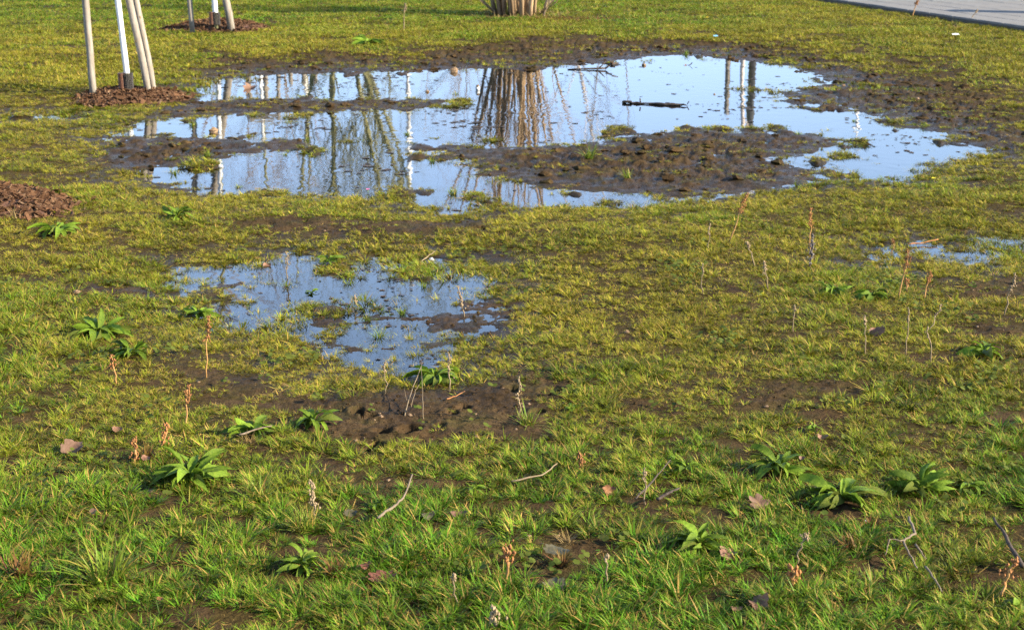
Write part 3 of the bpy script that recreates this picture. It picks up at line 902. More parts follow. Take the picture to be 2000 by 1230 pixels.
def young_tree(base, lean, label, guard_r=.024, height=4.6, guard_h=1.9, sleeve=True, crown_depth=3, group="young staked trees"):
    t = thing("young_tree", label, "tree", base, group)
    top = Vector((lean[0] * height, lean[1] * height, height))
    tr = MB().tube([Vector((0, 0, -.05)), top * .25, top * .5 + Vector((.015, 0, 0)), top * .75, top], [guard_r * .8, guard_r * .78, guard_r * .72, guard_r * .5, .006], 10)
    tr.build("trunk", M['bark_grey'], t, True)
    g = MB(); n = 40                                      # spirally wrapped white guard
    for i in range(n + 1):
        k = i / n
        c = top * (.028 + (guard_h / height - .028) * k)
        r = guard_r * (1.0 + .05 * math.sin(k * 22))
        for q in range(14):
            a = q / 14 * 2 * math.pi
            fl = 1 + .14 * math.cos(a - 1.2 - k * 2.2)
            g.v.append(c + Vector((math.cos(a) * r * fl, math.sin(a) * r * fl, 0)))
    for i in range(n):
        for q in range(14):
            a, b = i * 14 + q, i * 14 + (q + 1) % 14
            g.f.append((a, b, b + 14, a + 14))
    g.build("trunk_guard", M['guard'], t, True)
    if sleeve:
        m = MB(); r = guard_r + .016                      # black plastic mesh round the foot
        for q in range(20):
            a = q / 20 * 2 * math.pi
            m.tube([(math.cos(a) * r, math.sin(a) * r, -.01), (math.cos(a) * r * 1.03, math.sin(a) * r * 1.03, .135)], .0042, 4)
        for q in range(9):
            z = .004 + q * .016
            ring = [(math.cos(a) * r * 1.01, math.sin(a) * r * 1.01, z) for a in np.linspace(0, 2 * math.pi, 21)]
            m.tube(ring, .0034, 4, cap=False)
        m.build("mesh_sleeve", M['mesh_black'], t)
    cr = MB()
    for k in range(13):
        h = random.uniform(.48, .98)
        a = random.uniform(0, 6.283)
        branches(cr, top * h, Vector((math.cos(a) * .75, math.sin(a) * .75, .75)).normalized(), (1.15 - h) * 2.2 + .25, .010, crown_depth - 1, .5, .2)
    cr.build("crown", M['bark_brown'], t)
    return t
def pipe(base, label):
    o = MB()
    pts, rs = [], []
    for i in range(28):
        pts.append((-.004 * i / 28, 0, -.01 + i * .0053)); rs.append(.029 + (.0022 if i % 2 else 0))
    o.tube(pts, rs, 14)
    o.v = [v + Vector() for v in o.v]
    ob = o.build("watering_pipe", M['pipe'], None, False, base)
    return tag(ob, label, "pipe", "ribbed watering pipes")
def mound(ci, label, height, nstuff, nsingle, size, seed):
    (cp, rx, ry) = MULCH[ci]
    cx, cy = G(*cp)
    z0 = H(cx, cy)
    t = thing("mulch_heap", label, "mulch", (cx, cy, z0), "bark mulch heaps")
    def hz(u, v):
        r = np.sqrt(u * u + v * v)
        base = np.clip(1 - r ** 2.2, -.2, 1) * height
        return base + .016 * fbm(u * rx * 1.0 + seed, v * ry, 9.0, 3, 700) * (r < 1) - .01
    nu, nv = 26, 64
    mb = MB()
    rr = np.linspace(0, 1.08, nu)
    for r in rr:
        for k in range(nv):
            a = 2 * math.pi * k / nv
            w = 1 + .10 * math.sin(a * 3 + seed) + .06 * math.sin(a * 7 + seed * 2)
            u, v = r * math.cos(a), r * math.sin(a)
            mb.v.append(Vector((u * rx * w, v * ry * w, float(hz(np.array(u), np.array(v))))))
    for i in range(nu - 1):
        for k in range(nv):
            a, b = i * nv + k, i * nv + (k + 1) % nv
            mb.f.append((a, b, b + nv, a + nv))
    mb.build("heap", M['mulch'], t, True)
    def one(rmax=1.04):
        r = math.sqrt(random.random()) * rmax * (1.22 if random.random() < .07 else 1); a = random.uniform(0, 6.283)
        w = 1 + .10 * math.sin(a * 3 + seed) + .06 * math.sin(a * 7 + seed * 2)
        u, v = r * math.cos(a), r * math.sin(a)
        z = float(hz(np.array(u), np.array(v)))
        e = Euler((random.gauss(0, .45), random.gauss(0, .45), random.uniform(0, 6.283)))
        l = size * random.uniform(.5, 1.6)
        return Vector((u * rx * w, v * ry * w, max(z, -.004) + .006)), e, l
    ch = MB()
    for i in range(nstuff):
        p, e, l = one()
        ch.box(p, (l, l * random.uniform(.22, .5), .004), e.to_matrix())
    c = ch.build("bark_chips", M['chips'], t); c["kind"] = "stuff"
    chips = [MB().box((0, 0, 0), (1, w, .12)).mesh("bark_chip", M['chip']) for w in (.28, .4, .55)]
    for me in chips:                                     # split, uneven ends
        for v in me.vertices:
            v.co.x *= random.uniform(.75, 1.1); v.co.y *= random.uniform(.6, 1.1); v.co.z += random.uniform(-.03, .03)
    for i in range(nsingle):
        p, e, l = one(1.0)
        place("bark_chip", random.choice(chips), t, p + Vector((0, 0, .006)), e, l * 1.15)
mound(0, "low bark mulch ring round the foot of the nearer staked tree", .060, 1300, 90, .045, 1.0)
mound(1, "bark mulch heap round the farther staked tree", .11, 1500, 60, .050, 4.0)
mound(2, "bark mulch heap cut off by the left edge", .085, 2000, 200, .040, 9.0)

MOUND_Z = .06
def tripod(cx, cy, z, R_, hgt, angs, labels, group, rad=.029, tilt=.13, bars=True):
    tops = []
    for a, lb in zip(angs, labels):
        b = Vector((cx + math.cos(a) * R_, cy + math.sin(a) * R_, z))
        tp = Vector((cx + math.cos(a) * (R_ - tilt * hgt), cy + math.sin(a) * (R_ - tilt * hgt), z + hgt))
        stake(b, tp, rad, lb, group); tops.append(tp)
    if bars:
        for i in range(len(tops)):
            a, b = tops[i], tops[(i + 1) % len(tops)]
            m = (a + b) / 2 - Vector((0, 0, .07))
            dd = b - a
            rot = Matrix.Rotation(math.atan2(dd.y, dd.x), 3, 'Z')
            o = MB().box((0, 0, 0), (dd.length + .10, .022, .08), rot).build("cross_board", M['stake'], None, False, m + Vector((dd.y, -dd.x, 0)).normalized() * (rad + .012))
            tag(o, ("left", "rear", "front")[i] + " weathered board joining the stake tops round " + labels[0].split(" round ")[-1], "board", "cross boards of the tree stakes")
# nearer staked tree, left
def up_from(pb, ptop, hgt):
    """base and top of a leaning pole seen between two pixels"""
    b = spot(*pb); s = pxm(*pb)
    k = (ptop[0] - pb[0]) / s; h = (pb[1] - ptop[1]) / (s * math.cos(PITCH))
    return b, Vector((b.x + k / h * hgt, b.y + .02, b.z + hgt))
for pb, pt, lb, dy in (((183, 189), (180, 0), "leftmost weathered stake of the nearer tree, standing alone", 0),
                   ((292, 188), (261, 0), "paler front stake of the leaning pair right of the nearer tree", 0),
                   ((302, 185), (274, 0), "rear stake of the leaning pair right of the nearer tree", .06)):
    b, tp = up_from(pb, pt, 2.3)
    b.z += .035; 
    stake(b, tp, .0285 if dy == 0 else .027, lb, "stakes of the nearer tree")
b, tp = up_from((252, 190), (241, 0), 1.0)
young_tree(b + Vector((0, 0, .06)), ((tp.x - b.x), .0), "nearer young tree with white trunk guard between three stakes", .0235)
pipe(b + Vector((-.043, -.012, .062)), "brown ribbed pipe stub left of the nearer tree's foot")
# farther staked tree
for pb, pt, lb, rr in (((376, 66), (373, 0), "thin weathered stake left of the farther tree", .029), ((454, 64), (442, 0), "stout leaning stake right of the farther tree", .043)):
    b, tp = up_from(pb, pt, 2.4)
    b.z += .06
    stake(b, tp, rr, lb, "stakes of the farther tree")
b, tp = up_from((423, 68), (421, 0), 1.0)
young_tree(b + Vector((0, 0, .12)), ((tp.x - b.x), .0), "farther young tree with bluish white trunk guard in a mulch heap", .030)
pipe(b + Vector((-.04, -.02, .125)), "brown ribbed pipe stub at the farther tree's foot")
# trees and posts that stand beyond the upper edge and mirror in the water
D = 27.5
x = FX(517, D)
tripod(x, D, .03, .34, 2.25, (3.4, .05, 1.6), ["stake of the tree mirrored below the mud bar, left one, round the third young tree", "right stake mirrored left of centre, round the third young tree", "rear stake mirrored left of centre, round the third young tree"], "stakes of the third tree", .040, .05)
young_tree(Vector((FX(512, D), D, .03)), (.0, 0), "third young tree, mirrored as a bluish white streak in the puddle's left half", .036, 5.2, 2.6)
D = 31.0
x = FX(592, D)
tripod(x, D, .03, .32, 2.0, (3.1, .1, 4.9), ["pale stake left in the trio mirrored by the upper shore, round the fourth young tree", "pale stake right in the trio mirrored by the upper shore, round the fourth young tree", "front stake of the trio mirrored by the upper shore, round the fourth young tree"], "stakes of the fourth tree", .042, .04, False)
young_tree(Vector((FX(598, D), D, .03)), (.0, 0), "fourth young tree, mirrored white among three stakes by the upper shore", .036, 5.0, 2.2)
def stem_tree(name, px, D, stems, label, matname, r0, L, depth, spread, lean, cat="tree", group=None, nch=(3, 5)):
    t = thing(name, label, cat, (FX(px, D), D, .02), group)
    tr, cr = MB(), MB()
    for k in range(stems):
        a = random.uniform(0, 6.283) if stems > 1 else 0
        ln = random.uniform(.2, 1) * lean
        d = Vector((math.cos(a) * ln, math.sin(a) * ln, 1)).normalized()
        p = Vector((math.cos(a) * .12, math.sin(a) * .12, -.05)) if stems > 1 else Vector((0, 0, -.05))
        l = L * random.uniform(.8, 1.1); r = r0 * random.uniform(.6, 1.1)
        pts, rs = [p], [r]
        for i in range(8):
            d = (d + Vector((random.gauss(0, .05), random.gauss(0, .05), .03))).normalized()
            p = p + d * l / 8; pts.append(p.copy()); rs.append(r * (1 - .8 * (i + 1) / 8))
        tr.tube(pts, rs, 8)
        for q in range(9):
            i = random.randint(2, 7)
            az = random.uniform(0, 6.283)
            nd = Vector((math.cos(az) * math.sin(spread), math.sin(az) * math.sin(spread), math.cos(spread)))
            branches(cr, pts[i].lerp(pts[i + 1] if i < 8 else pts[i], random.random()), nd, l * random.uniform(.22, .4), rs[i] * .45, depth, spread, .15, nch)
    tr.build("trunk", M[matname], t, True); cr.build("crown", M[matname], t)
    return t
random.seed(21)
stem_tree("multi_stem_tree", 660, 29, 7, "many-stemmed olive barked tree mirrored left of centre in the big puddle", 'bark_grey', .075, 6.0, 2, .45, .34)
stem_tree("bare_sapling", 470, 36, 3, "slender dark bare sapling mirrored near the puddle's left end", 'bark_brown', .035, 5.0, 2, .5, .25, group="bare saplings beyond the field")
stem_tree("bare_sapling", 560, 39, 4, "bare brown sapling mirrored right of the third young tree", 'bark_brown', .035, 5.5, 2, .5, .3, group="bare saplings beyond the field")
stem_tree("bare_sapling", 735, 37, 4, "bare olive sapling mirrored right of the many-stemmed tree", 'bark_grey', .032, 5.0, 2, .5, .3, group="bare saplings beyond the field")
stem_tree("bare_sapling", 880, 41, 4, "thin bare sapling mirrored left of the coppiced shrub", 'bark_brown', .028, 5.0, 2, .5, .32, group="bare saplings beyond the field")
stem_tree("bare_sapling", 1190, 33, 2, "wispy bare sapling mirrored right of the coppiced shrub", 'bark_brown', .022, 4.2, 2, .5, .22, group="bare saplings beyond the field")
stem_tree("birch_tree", 1112, 34, 1, "slim pale barked tree mirrored just right of the coppiced shrub", 'bark_white', .062, 7.0, 2, .5, 0)
stem_tree("birch_tree", 1446, 27, 1, "pale trunk mirrored beside the grey steel post", 'bark_white', .052, 6.0, 1, .4, 0)
b = Vector((FX(1417, 27), 27, .02))
stake(b, b + Vector((.02, 0, 2.05)), .045, "short brown post mirrored left of the pale trunk", "stakes beyond the field")
def lamp_post(px, D, h, r, label, m):
    t = thing("lamp_post", label, "lamp post", (FX(px, D), D, .02), "lamp posts")
    MB().tube([(0, 0, -.05), (0, 0, .9)], r * 1.25, 16).build("base", M[m], t, True)
    MB().tube([(0, 0, .9), (0, 0, h)], [r, r * .75], 16).build("post", M[m], t, True)
    MB().box((0, -.25, h + .03), (.16, .60, .07)).build("lamp_head", M[m], t)
lamp_post(1466, 27.3, 6.5, .068, "grey steel lamp post mirrored at right between pale trunk and shore", 'steel')
lamp_post(795, 43, 9.0, .06, "slim white lamp post mirrored as a streak left of the shrub", 'paint_white')
lamp_post(1688, 60, 7.6, .075, "distant white lamp post mirrored in the puddle's right arm", 'paint_white')
# coppiced shrub at the upper edge
def shrub():
    random.seed(33)
    c = spot(1014, 30)
    t = thing("coppiced_shrub", "clump of tan brown shrub stems at the upper edge above the big puddle", "shrub", c)
    for k in range(34):
        a = random.uniform(0, 6.283); r = .34 * math.sqrt(random.random())
        p = Vector((math.cos(a) * r, math.sin(a) * r, -.04))
        ln = r * .52 + random.gauss(0, .07)
        d = Vector((math.cos(a) * ln, math.sin(a) * ln, 1)).normalized()
        l = random.uniform(1.6, 4.0); rad = random.choice((.009, .012, .015, .019, .024, .032))
        mb = MB(); pts, rs = [p.copy()], [rad * 1.2]
        for i in range(7):
            d = (d + Vector((random.gauss(0, .05), random.gauss(0, .05), .03))).normalized()
            p = p + d * l / 7; pts.append(p.copy()); rs.append(rad * (1 - .7 * (i + 1) / 7))
        mb.tube(pts, rs, 7)
        for q in range(4):
            i = random.randint(2, 6); az = random.uniform(0, 6.283)
            branches(mb, pts[i], Vector((math.cos(az) * .5, math.sin(az) * .5, .85)).normalized(), random.uniform(.4, 1.0), rs[i] * .4, 1, .4, .15, (2, 4))
        mb.build("stem", M['bark_brown'], t, True)
    for k in range(7):                                    # thin shoots leaning far out
        a = random.choice((2.6, 3.0, 3.5, .2, .5, -.2, 1.0)) + random.gauss(0, .15)
        d = Vector((math.cos(a) * .9, math.sin(a) * .5, .7)).normalized()
        pts = [Vector((math.cos(a) * .3, math.sin(a) * .3, .0))]
        for i in range(6):
            d = (d + Vector((random.gauss(0, .06), random.gauss(0, .06), .05))).normalized(); pts.append(pts[-1] + d * .28)
        MB().tube(pts, [.009, .008, .007, .006, .005, .004, .002], 5).build("shoot", M['stalk_pale'], t, True)
    lit = MB()                                            # matted dead stalks at the foot
    for k in range(500):
        a = random.uniform(0, 6.283); r = random.uniform(.25, .75)
        lit.blade((math.cos(a) * r, math.sin(a) * r, .0), random.uniform(0, 6.28), random.uniform(.7, 1.5), random.uniform(.06, .16), .010, .4, random.random(), random.random(), 2)
    lit.build("dead_stalks", M['straw'], t)["kind"] = "stuff"
    red = MB()
    for k in range(900):
        u, v = random.gauss(0, .30), random.gauss(0, .16)
        red.blade((u, v, 0), random.uniform(0, 6.28), random.uniform(.6, 1.5), random.uniform(.03, .08), .011, .4, random.random(), random.random(), 2)
    o = red.build("leaf_litter", M['brownveg'], None, False, spot(1108, 38))
    tag(o, "reddish brown leaf litter right of the shrub's foot", "leaf litter", kind="stuff")
shrub()

# ------------------------------------------------------------------ broad-leaved plants
def leaf_mesh(w, fold, droop, wave, m):
    mb = MB(); n = 8
    bow, tw = random.gauss(0, .12), random.gauss(0, 1)
    for i in range(n + 1):
        t = i / n
        wd = w * (math.sin(math.pi * min(t ** 1.05, 1)) ** .85 * .94 + .09 * (1 - t))
        zc = .13 * math.sin(math.pi * t * .9) + -droop * t * t
        side = bow * t * t
        for j, s in enumerate((-1, -.5, 0, .5, 1)):
            ww = wave * math.sin(t * 17 + j * 2) * abs(s)
            mb.v.append(Vector((t * (1 - .12 * droop), s * wd / 2 + side, zc + abs(s) * fold * wd + ww + .06 * s * tw * t)))
    for i in range(n):
        for j in range(4):
            a = i * 5 + j
            mb.f.append((a, a + 5, a + 6, a + 1))
    return mb.mesh("leaf", m, True)
random.seed(44)
LEAVES = [leaf_mesh(random.uniform(.22, .33), random.uniform(.08, .30), random.uniform(.1, .6), random.uniform(.008, .028), M['leaf']) for k in range(9)]
LEAVES_D = [leaf_mesh(random.uniform(.26, .40), random.uniform(.0, .2), random.uniform(.1, .4), .012, M['leaf_dull']) for k in range(4)]
def rosette(px, py, width_px, n, upright, label, dull=.15, wide=1.0):
    c = spot(px, py)
    rad = width_px / pxm(px, py) / 2 * .95
    n = int(n * 2.0)
    t = thing("broad_leaved_plant", label, "plant", c + Vector((0, 0, .004)), "broad-leaved plants in the grass", random.uniform(0, 6.28))
    for k in range(n):
        az = k * 2.4 + random.gauss(0, .55)
        inner = k / n
        pitch = -.04 + .90 * inner ** 2.2 * upright + abs(random.gauss(0, .16))
        l = rad * random.uniform(.55, 1.18) * (1 - .25 * inner * (1 - upright))
        me = random.choice(LEAVES_D if random.random() < dull * 1.5 and inner < .6 else LEAVES)
        o = place("leaf", me, t, (math.cos(az) * rad * .05 + random.gauss(0, rad * .07), math.sin(az) * rad * .05 + random.gauss(0, rad * .07), .004 + .010 * inner), (random.gauss(0, .55), -max(pitch, .02), az), (l, l * wide * random.uniform(.7, 1.2), l))
for a in ((345,428,78,13,.8,"bright broad-leaved plant in olive grass left of the big puddle's near shore"),
          (112,456,100,12,.5,"low broad-leaved plant just below the bark heap at the left edge"),
          (193,655,140,15,.75,"large broad-leaved plant with upright leaf left of the small puddle"),
          (258,696,96,15,.6,"compact dark green plant below the large one left of the small puddle"),
          (388,617,84,10,.4,"flat broad-leaved plant on the left shore of the small puddle"),
          (612,830,108,12,.8,"bright green plant at the left rim of the footprinted mud"),
          (497,850,112,13,.6,"broad-leaved plant beside dry straw, left of the footprinted mud"),
          (373,940,168,20,.9,"biggest dark green leafy plant in the left foreground"),
          (1520,922,122,18,.75,"leafy dark green plant, upper left of the three at lower right"),
          (1642,978,160,20,.55,"wide leafy plant, lowest of the three at lower right"),
          (1800,962,128,15,.95,"plant with tall pointed leaves, right of the three at lower right"),
          (1893,958,70,9,.4,"small flat-leaved plant at the far right of the lower right row"),
          (1365,1072,112,13,1.1,"upright striped-leaf plant in the foreground right of centre"),
          (590,1112,112,12,.9,"plant with a tall bluish leaf in the foreground left of centre"),
          (850,742,120,16,.2,"wide low leafy patch below the small puddle's tip"),
          (1625,574,84,13,.3,"left of two low green patches below the right puddle"),
          (1702,583,78,13,.3,"right of two low green patches below the right puddle"),
          (1925,694,104,15,.25,"low bright green leafy patch near the right edge"),
          (1338,922,76,9,.4,"small flat plant left of the dark green plants at lower right"),
          (722,86,66,14,.5,"dark green plant on the bank above the big puddle"),
          (642,514,64,11,.4,"green plant growing on the small puddle's upper shore"),
          (608,579,34,5,.7,"tiny plant with one bright leaf standing in the small puddle"),
          (742,992,54,7,.8,"pale green seedling with upright leaf below the footprinted mud"),
          (922,964,62,7,.3,"small dark-leaved plant at the right end of the lower mud patch"),
          (1588,842,36,8,.2,"tiny round-leaved plant in thin grass right of centre"),
          (1118,802,34,8,.2,"tiny round-leaved plant right of the footprinted mud"),
          (1975,1195,70,6,.4,"pale green broad leaves at the lower right corner"),):
    rosette(*a, wide=1.5 if a[2] < 40 or "corner" in a[5] else 1.0)

# ------------------------------------------------------------------ single grass tufts that stand out
def tuft(px, py, width_px, label, n=60, mt='tuft', lean=(.2, 1.25), name="grass_tuft", cat="grass tuft", group="single grass tufts", wmul=1.0):
    c = spot(px, py); c.z = max(c.z, -.004)
    rad = width_px / pxm(px, py) / 2
    mb = make_tuft(n, rad * .28, rad * .7, rad * 1.35, min(.0045, max(.003, rad * .04)) * wmul * (1 + max(0, c.y - 6) * .06), lean[0], lean[1], .10, (.2, .9))
    o = mb.build(name, M[mt], None, False, c)
    tag(o, label, cat, group)
random.seed(55)
for a in ((405,304,42,"tall green tuft on the left mud bar in the big puddle"),(377,246,34,"green tuft between the two left arms of the big puddle"),
          (600,274,20,"small tuft on the tip of the left mud bar"),(557,303,20,"tiny tuft in open water left of the shrub's reflection"),
          (362,322,34,"tuft at the left end of the big puddle's near arm"),(340,345,34,"tuft in the near left corner of the big puddle"),
          (466,372,26,"spiky tuft in water at the big puddle's near left shore"),(845,318,32,"single tuft left of the main mud island"),
          (890,191,20,"small tuft in open water right of the upper mud bar"),(795,270,22,"tuft in the water above the main mud island"),
          (1152,308,64,"widest grass patch on the main mud island"),(1225,348,46,"round tuft at the near edge of the main mud island"),
          (970,328,22,"small tuft on the left end of the main mud island"),(1560,262,24,"small tuft on the upper right rim of the main mud island"),
          (1668,242,16,"tiny tuft in the puddle's right arm"),(885,386,44,"thin wet tuft at the big puddle's lowest tip"),
          (680,560,38,"dark tuft in the middle of the small puddle"),(560,562,36,"tuft in the left half of the small puddle"),
          (827,566,36,"tuft in the right half of the small puddle"),(740,662,50,"spiky tuft in the lower arm of the small puddle"),
          (718,626,40,"tuft on the mud bar crossing the small puddle"),(786,618,42,"yellowish tuft on the right of the small puddle's mud bar"),
          (400,590,36,"tuft on the small puddle's left shoal"),(486,603,22,"tiny tuft near the small puddle's left end"),
          (1340,105,26,"lone green tuft on the mud bank above the big puddle"),
          (1115,103,26,"round green tuft on the bare bank above the forked twig"),
          (1030,828,90,"bright tuft at the right rim of the footprinted mud"),(900,888,70,"yellow green tuft below the footprinted mud"),
          (210,1135,190,"largest dark green tuft in the lower left foreground"),(505,975,120,"long-bladed tuft right of the biggest leafy plant"),
          (595,1035,110,"pale long-bladed tuft in the left foreground")):
    tuft(a[0], a[1], a[2], a[3], 130 if a[2] > 100 else 70 if a[2] > 40 else 46)
tuft(487, 868, 70, "dry straw tuft beside the leafy plant left of the footprints", 50, 'straw', (.2, 1.2), "straw_tuft", "straw", "dry straw clumps")
tuft(205, 418, 46, "bleached bent straw right of the left bark heap", 30, 'straw', (.5, 1.3), "straw_tuft", "straw", "dry straw clumps")
tuft(30, 428, 60, "bleached straw at the foot of the left bark heap", 40, 'straw', (.5, 1.3), "straw_tuft", "straw", "dry straw clumps")
tuft(145, 205, 36, "dry pale straw at the left rim of the nearer mulch ring", 30, 'straw', (.3, 1.1), "straw_tuft", "straw", "dry straw clumps", 2)
tuft(1108, 1058, 70, "crumpled brown dead tuft in the foreground just right of centre", 60, 'straw', (.6, 1.5), "straw_tuft", "straw", "dry straw clumps")
for a in ((40,1130,130,"rusty brown dying plant at the lower left edge"),(285,895,70,"brown dead stalks and leaves above the biggest leafy plant"),
          (655,1122,80,"brown withered plant left of the red fallen leaf"),(1665,1072,80,"brown withered seed heads in the right foreground, lower clump"),
          (1705,1030,60,"brown withered seed heads in the right foreground, upper clump"),(1095,1105,70,"dark brown dead clump behind the grey leaf")):
    tuft(a[0], a[1], a[2], a[3], 80, 'brownveg', (.2, 1.3), "dead_plant", "dead plant", "withered brown plants", 1.7)

# ------------------------------------------------------------------ dry seed stalks
def stalk(b, tpx, label, kind='brown', frac=.4, fat=1.0):
    c = spot(*b); s = pxm(*b)
    h = (b[1] - tpx[1]) / (s * math.cos(PITCH)); k = (tpx[0] - b[0]) / s
    t = thing("seed_stalk", label, "seed stalk", c, "dry seed stalks")
    d = Vector((k, random.uniform(-.02, .02), h))
    pts = [d * (i / 7) + Vector((random.gauss(0, .003), random.gauss(0, .003), 0)) * (i > 0) for i in range(8)]
    pts[0].z -= .01
    r = .0026 * (1 + max(0, c.y - 5) * .07) * fat
    ms, mh = {'brown': ('stalk', 'seed'), 'pale': ('stalk_pale', 'seed_pale'), 'dark': ('twig_dark', 'seed_dark'), 'thin': ('stalk_pale', 'seed_pale')}[kind]
    if kind == 'thin': r *= .75
    MB().tube(pts, [r * (1.15 - .07 * i) for i in range(8)], 6).build("stem", M[ms], t, True)
    hd = MB(); n = int((40 if kind != 'thin' else 14) * (h / .12) ** .5 + 8)
    for i in range(n):
        q = 1 - frac * random.random()
        j = min(int(q * 7), 6); p = pts[j].lerp(pts[j + 1], q * 7 - j)
        w = (.007 if kind == 'brown' else .0055 if kind != 'thin' else .003) * fat * (1 - .5 * max(0, (q - (1 - frac)) / frac)) * (1 + max(0, c.y - 5) * .05)
        hd.octa(p + Vector((random.gauss(0, w), random.gauss(0, w), random.gauss(0, w))), random.uniform(.0018, .0036) * fat * (1 + max(0, c.y - 5) * .05))
    hd.build("seed_head", M[mh], t)
random.seed(66)
for a in (((403,738),(414,618),"tall orange brown seed stalk left of the small puddle"),
          ((228,748),(222,695),"short brown seed stalk left of the tall one, near the left edge"),
          ((366,834),(368,758),"twin brown seed stalk in the grass above the big foreground plant"),
          ((1423,476),(1456,380),"tall leaning tan seed stalk below the main mud island"),
          ((1580,500),(1580,408),"upright tan seed stalk behind the dark grey one"),
          ((1583,527),(1585,462),"dark grey mouldy seed stalk right of centre",'dark',.8,1.3),
          ((1384,490),(1385,440),"hair-thin pale stalk left of the leaning tan stalk",'thin'),
          ((1500,568),(1488,510),"short tan stalk leaning left in the worn grass",'pale',.4),
          ((1476,522),(1456,474),"bent pale stalk below the leaning tan one",'pale',.2),
          ((1754,585),(1768,492),"rusty topped seed stalk in front of the right puddle"),
          ((1772,572),(1770,548),"short dark brown seed stalk beside the rusty topped one"),
          ((1804,582),(1812,534),"brown seed stalk right of the rusty topped one"),
          ((1742,500),(1742,466),"slim brown stalk standing in the right puddle",'brown',.3,.7),
          ((1960,616),(1975,535),"pale seed stalk near the right edge",'pale',.5),
          ((1768,694),(1769,602),"straight pale stalk among three near the right edge",'thin',.3),
          ((1690,694),(1687,620),"curved pale stalk left of the reddish dead leaf",'thin',.2),
          ((1818,708),(1806,640),"kinked grey stalk below the low green patches",'thin',.5),
          ((1814,648),(1836,598),"thin grey stalk leaning right near the right edge",'thin',.5),
          ((1549,648),(1548,596),"fine upright stalk in the worn grass right of centre",'thin',.3),
          ((1372,575),(1372,520),"fine brown stalk in worn grass below the leaning tan stalk",'thin',.3),
          ((1135,922),(1131,880),"short rusty seed head in grass right of the footprinted mud",'brown',.8,1.1),
          ((1013,820),(1015,738),"pale stalk growing from the bright tuft by the footprinted mud",'pale',.7,.8),
          ((878,764),(877,690),"pale stalk in the low leafy patch below the small puddle",'pale',.6,.9),
          ((752,768),(752,705),"thin pale stalk at the small puddle's lower tip",'thin',.3),
          ((907,624),(897,563),"pale feathery stalk at the small puddle's right shore",'pale',.7,1.0),
          ((562,548),(561,490),"pale feathery stalk in the small puddle's upper left",'pale',.6,.8),
          ((700,603),(693,576),"short pale stalk leaning in the small puddle",'pale',.6,.8),
          ((990,1136),(992,1066),"thick brown dead stalk in the foreground centre",'brown',.3,1.4),
          ((1556,1100),(1566,1044),"bare tan stalk in the right foreground",'pale',.1,.9),
          ((1548,1146),(1549,1108),"knobbly brown seed head in the right foreground",'brown',.9,1.6),
          ((890,1186),(888,1118),"fine dead stalk in the foreground below the red leaf",'thin',.2),
          ((966,1228),(968,1186),"ragged tan seed head at the lower edge",'pale',.9,1.5),
          ((1956,1168),(1974,1092),"rusty seed stalk in front of the black twig",'brown',.4,1.2),
          ((316,876),(328,832),"rusty dock stalk among dead leaves at left",'brown',.7,1.3),
          ((617,1010),(612,935),"grey feathery dead stalk left of the lower mud patch",'pale',.7,1.1),
          ((788,62),(792,12),"pale forked dead stalk in the grass above the big puddle",'thin',.3,1.6),
          ((1060,36),(1074,2),"tan dead stalk right of the coppiced shrub",'thin',.2,1.8),
          ((1262,985),(1258,915),"slim brown stalk above the dark forked twigs",'thin',.4),
          ((1185,1138),(1182,1085),"brittle white stem in front of the grey leaf",'thin',.1,1.2),
          ((1782,32),(1790,4),"brown seed stalk against the pavement edge",'brown',.3,1.2),
          ((1890,45),(1908,22),"dry bent stalk leaning over the pavement edge",'thin',.2,1.6),
          ((265,905),(262,860),"dark brown dock stalk left of the biggest leafy plant",'brown',.8,1.2)):
    stalk(*a)

# ------------------------------------------------------------------ twigs, branch, fallen leaves, litter
def twig(pxs, rad, label, m, name="twig", lift=.02, group="fallen twigs", extra=()):
    base = spot(*pxs[0][:2])
    def P(q):
        p = spot(q[0], q[1]); p.z = max(p.z, -.004)
        if len(q) > 2: p.z += q[2]; 
        else: p.z += lift
        return p
    mb = MB()
    for line in (pxs,) + tuple(extra):
        w = [P(q) - base for q in line]
        pts = []
        for i in range(len(w) - 1):
            for k in range(4):
                pts.append(w[i].lerp(w[i + 1], k / 4) + Vector((random.gauss(0, rad * .35), random.gauss(0, rad * .35), random.gauss(0, rad * .25))))
        pts.append(w[-1])
        n = len(pts); rr = rad * (1 if line is pxs else .65)
        mb.tube(pts, [rr * (1 - .55 * i / n) * random.uniform(.85, 1.2) for i in range(n)], 7)
    tag(mb.build(name, M[m], None, True, base), label, name.replace("_", " "), group)
random.seed(77)
twig([(738,1032,.03),(770,1012,.035),(788,1000,.04),(806,974,.07)], .0040, "curved pale twig in the foreground below the lower mud patch", 'twig_pale')
twig([(1240,988,.02),(1275,965,.04),(1308,938,.06)], .0028, "straight dark twig pointing up right in the foreground", 'twig_dark')
twig([(1283,996,.03),(1305,992,.04),(1326,984,.045)], .0050, "short dark twig with pale broken end in the foreground", 'twig_dark')
twig([(1995,1122,.02),(1965,1095,.05),(1936,1066,.075)], .0055, "black twig sticking out at the lower right edge", 'twig_dark')
twig([(1772,1046,.05),(1784,1074,.045),(1762,1086,.04),(1774,1112,.04),(1790,1124,.02)], .0035, "kinked bleached stem in the right foreground", 'twig_pale', extra=([(1762,1086,.04),(1735,1086,.045),(1728,1098,.02)],[(1785,1092,.04),(1808,1106,.02)]))
twig([(1806,1128,.03),(1820,1148,.03),(1838,1170,.02)], .0030, "thin brown twig below the kinked bleached stem", 'twig_pale')
twig([(872,782,.004),(890,777,.007),(908,771,.010)], .0024, "reddish twig lying on the mud right of the branched stem", 'seed')
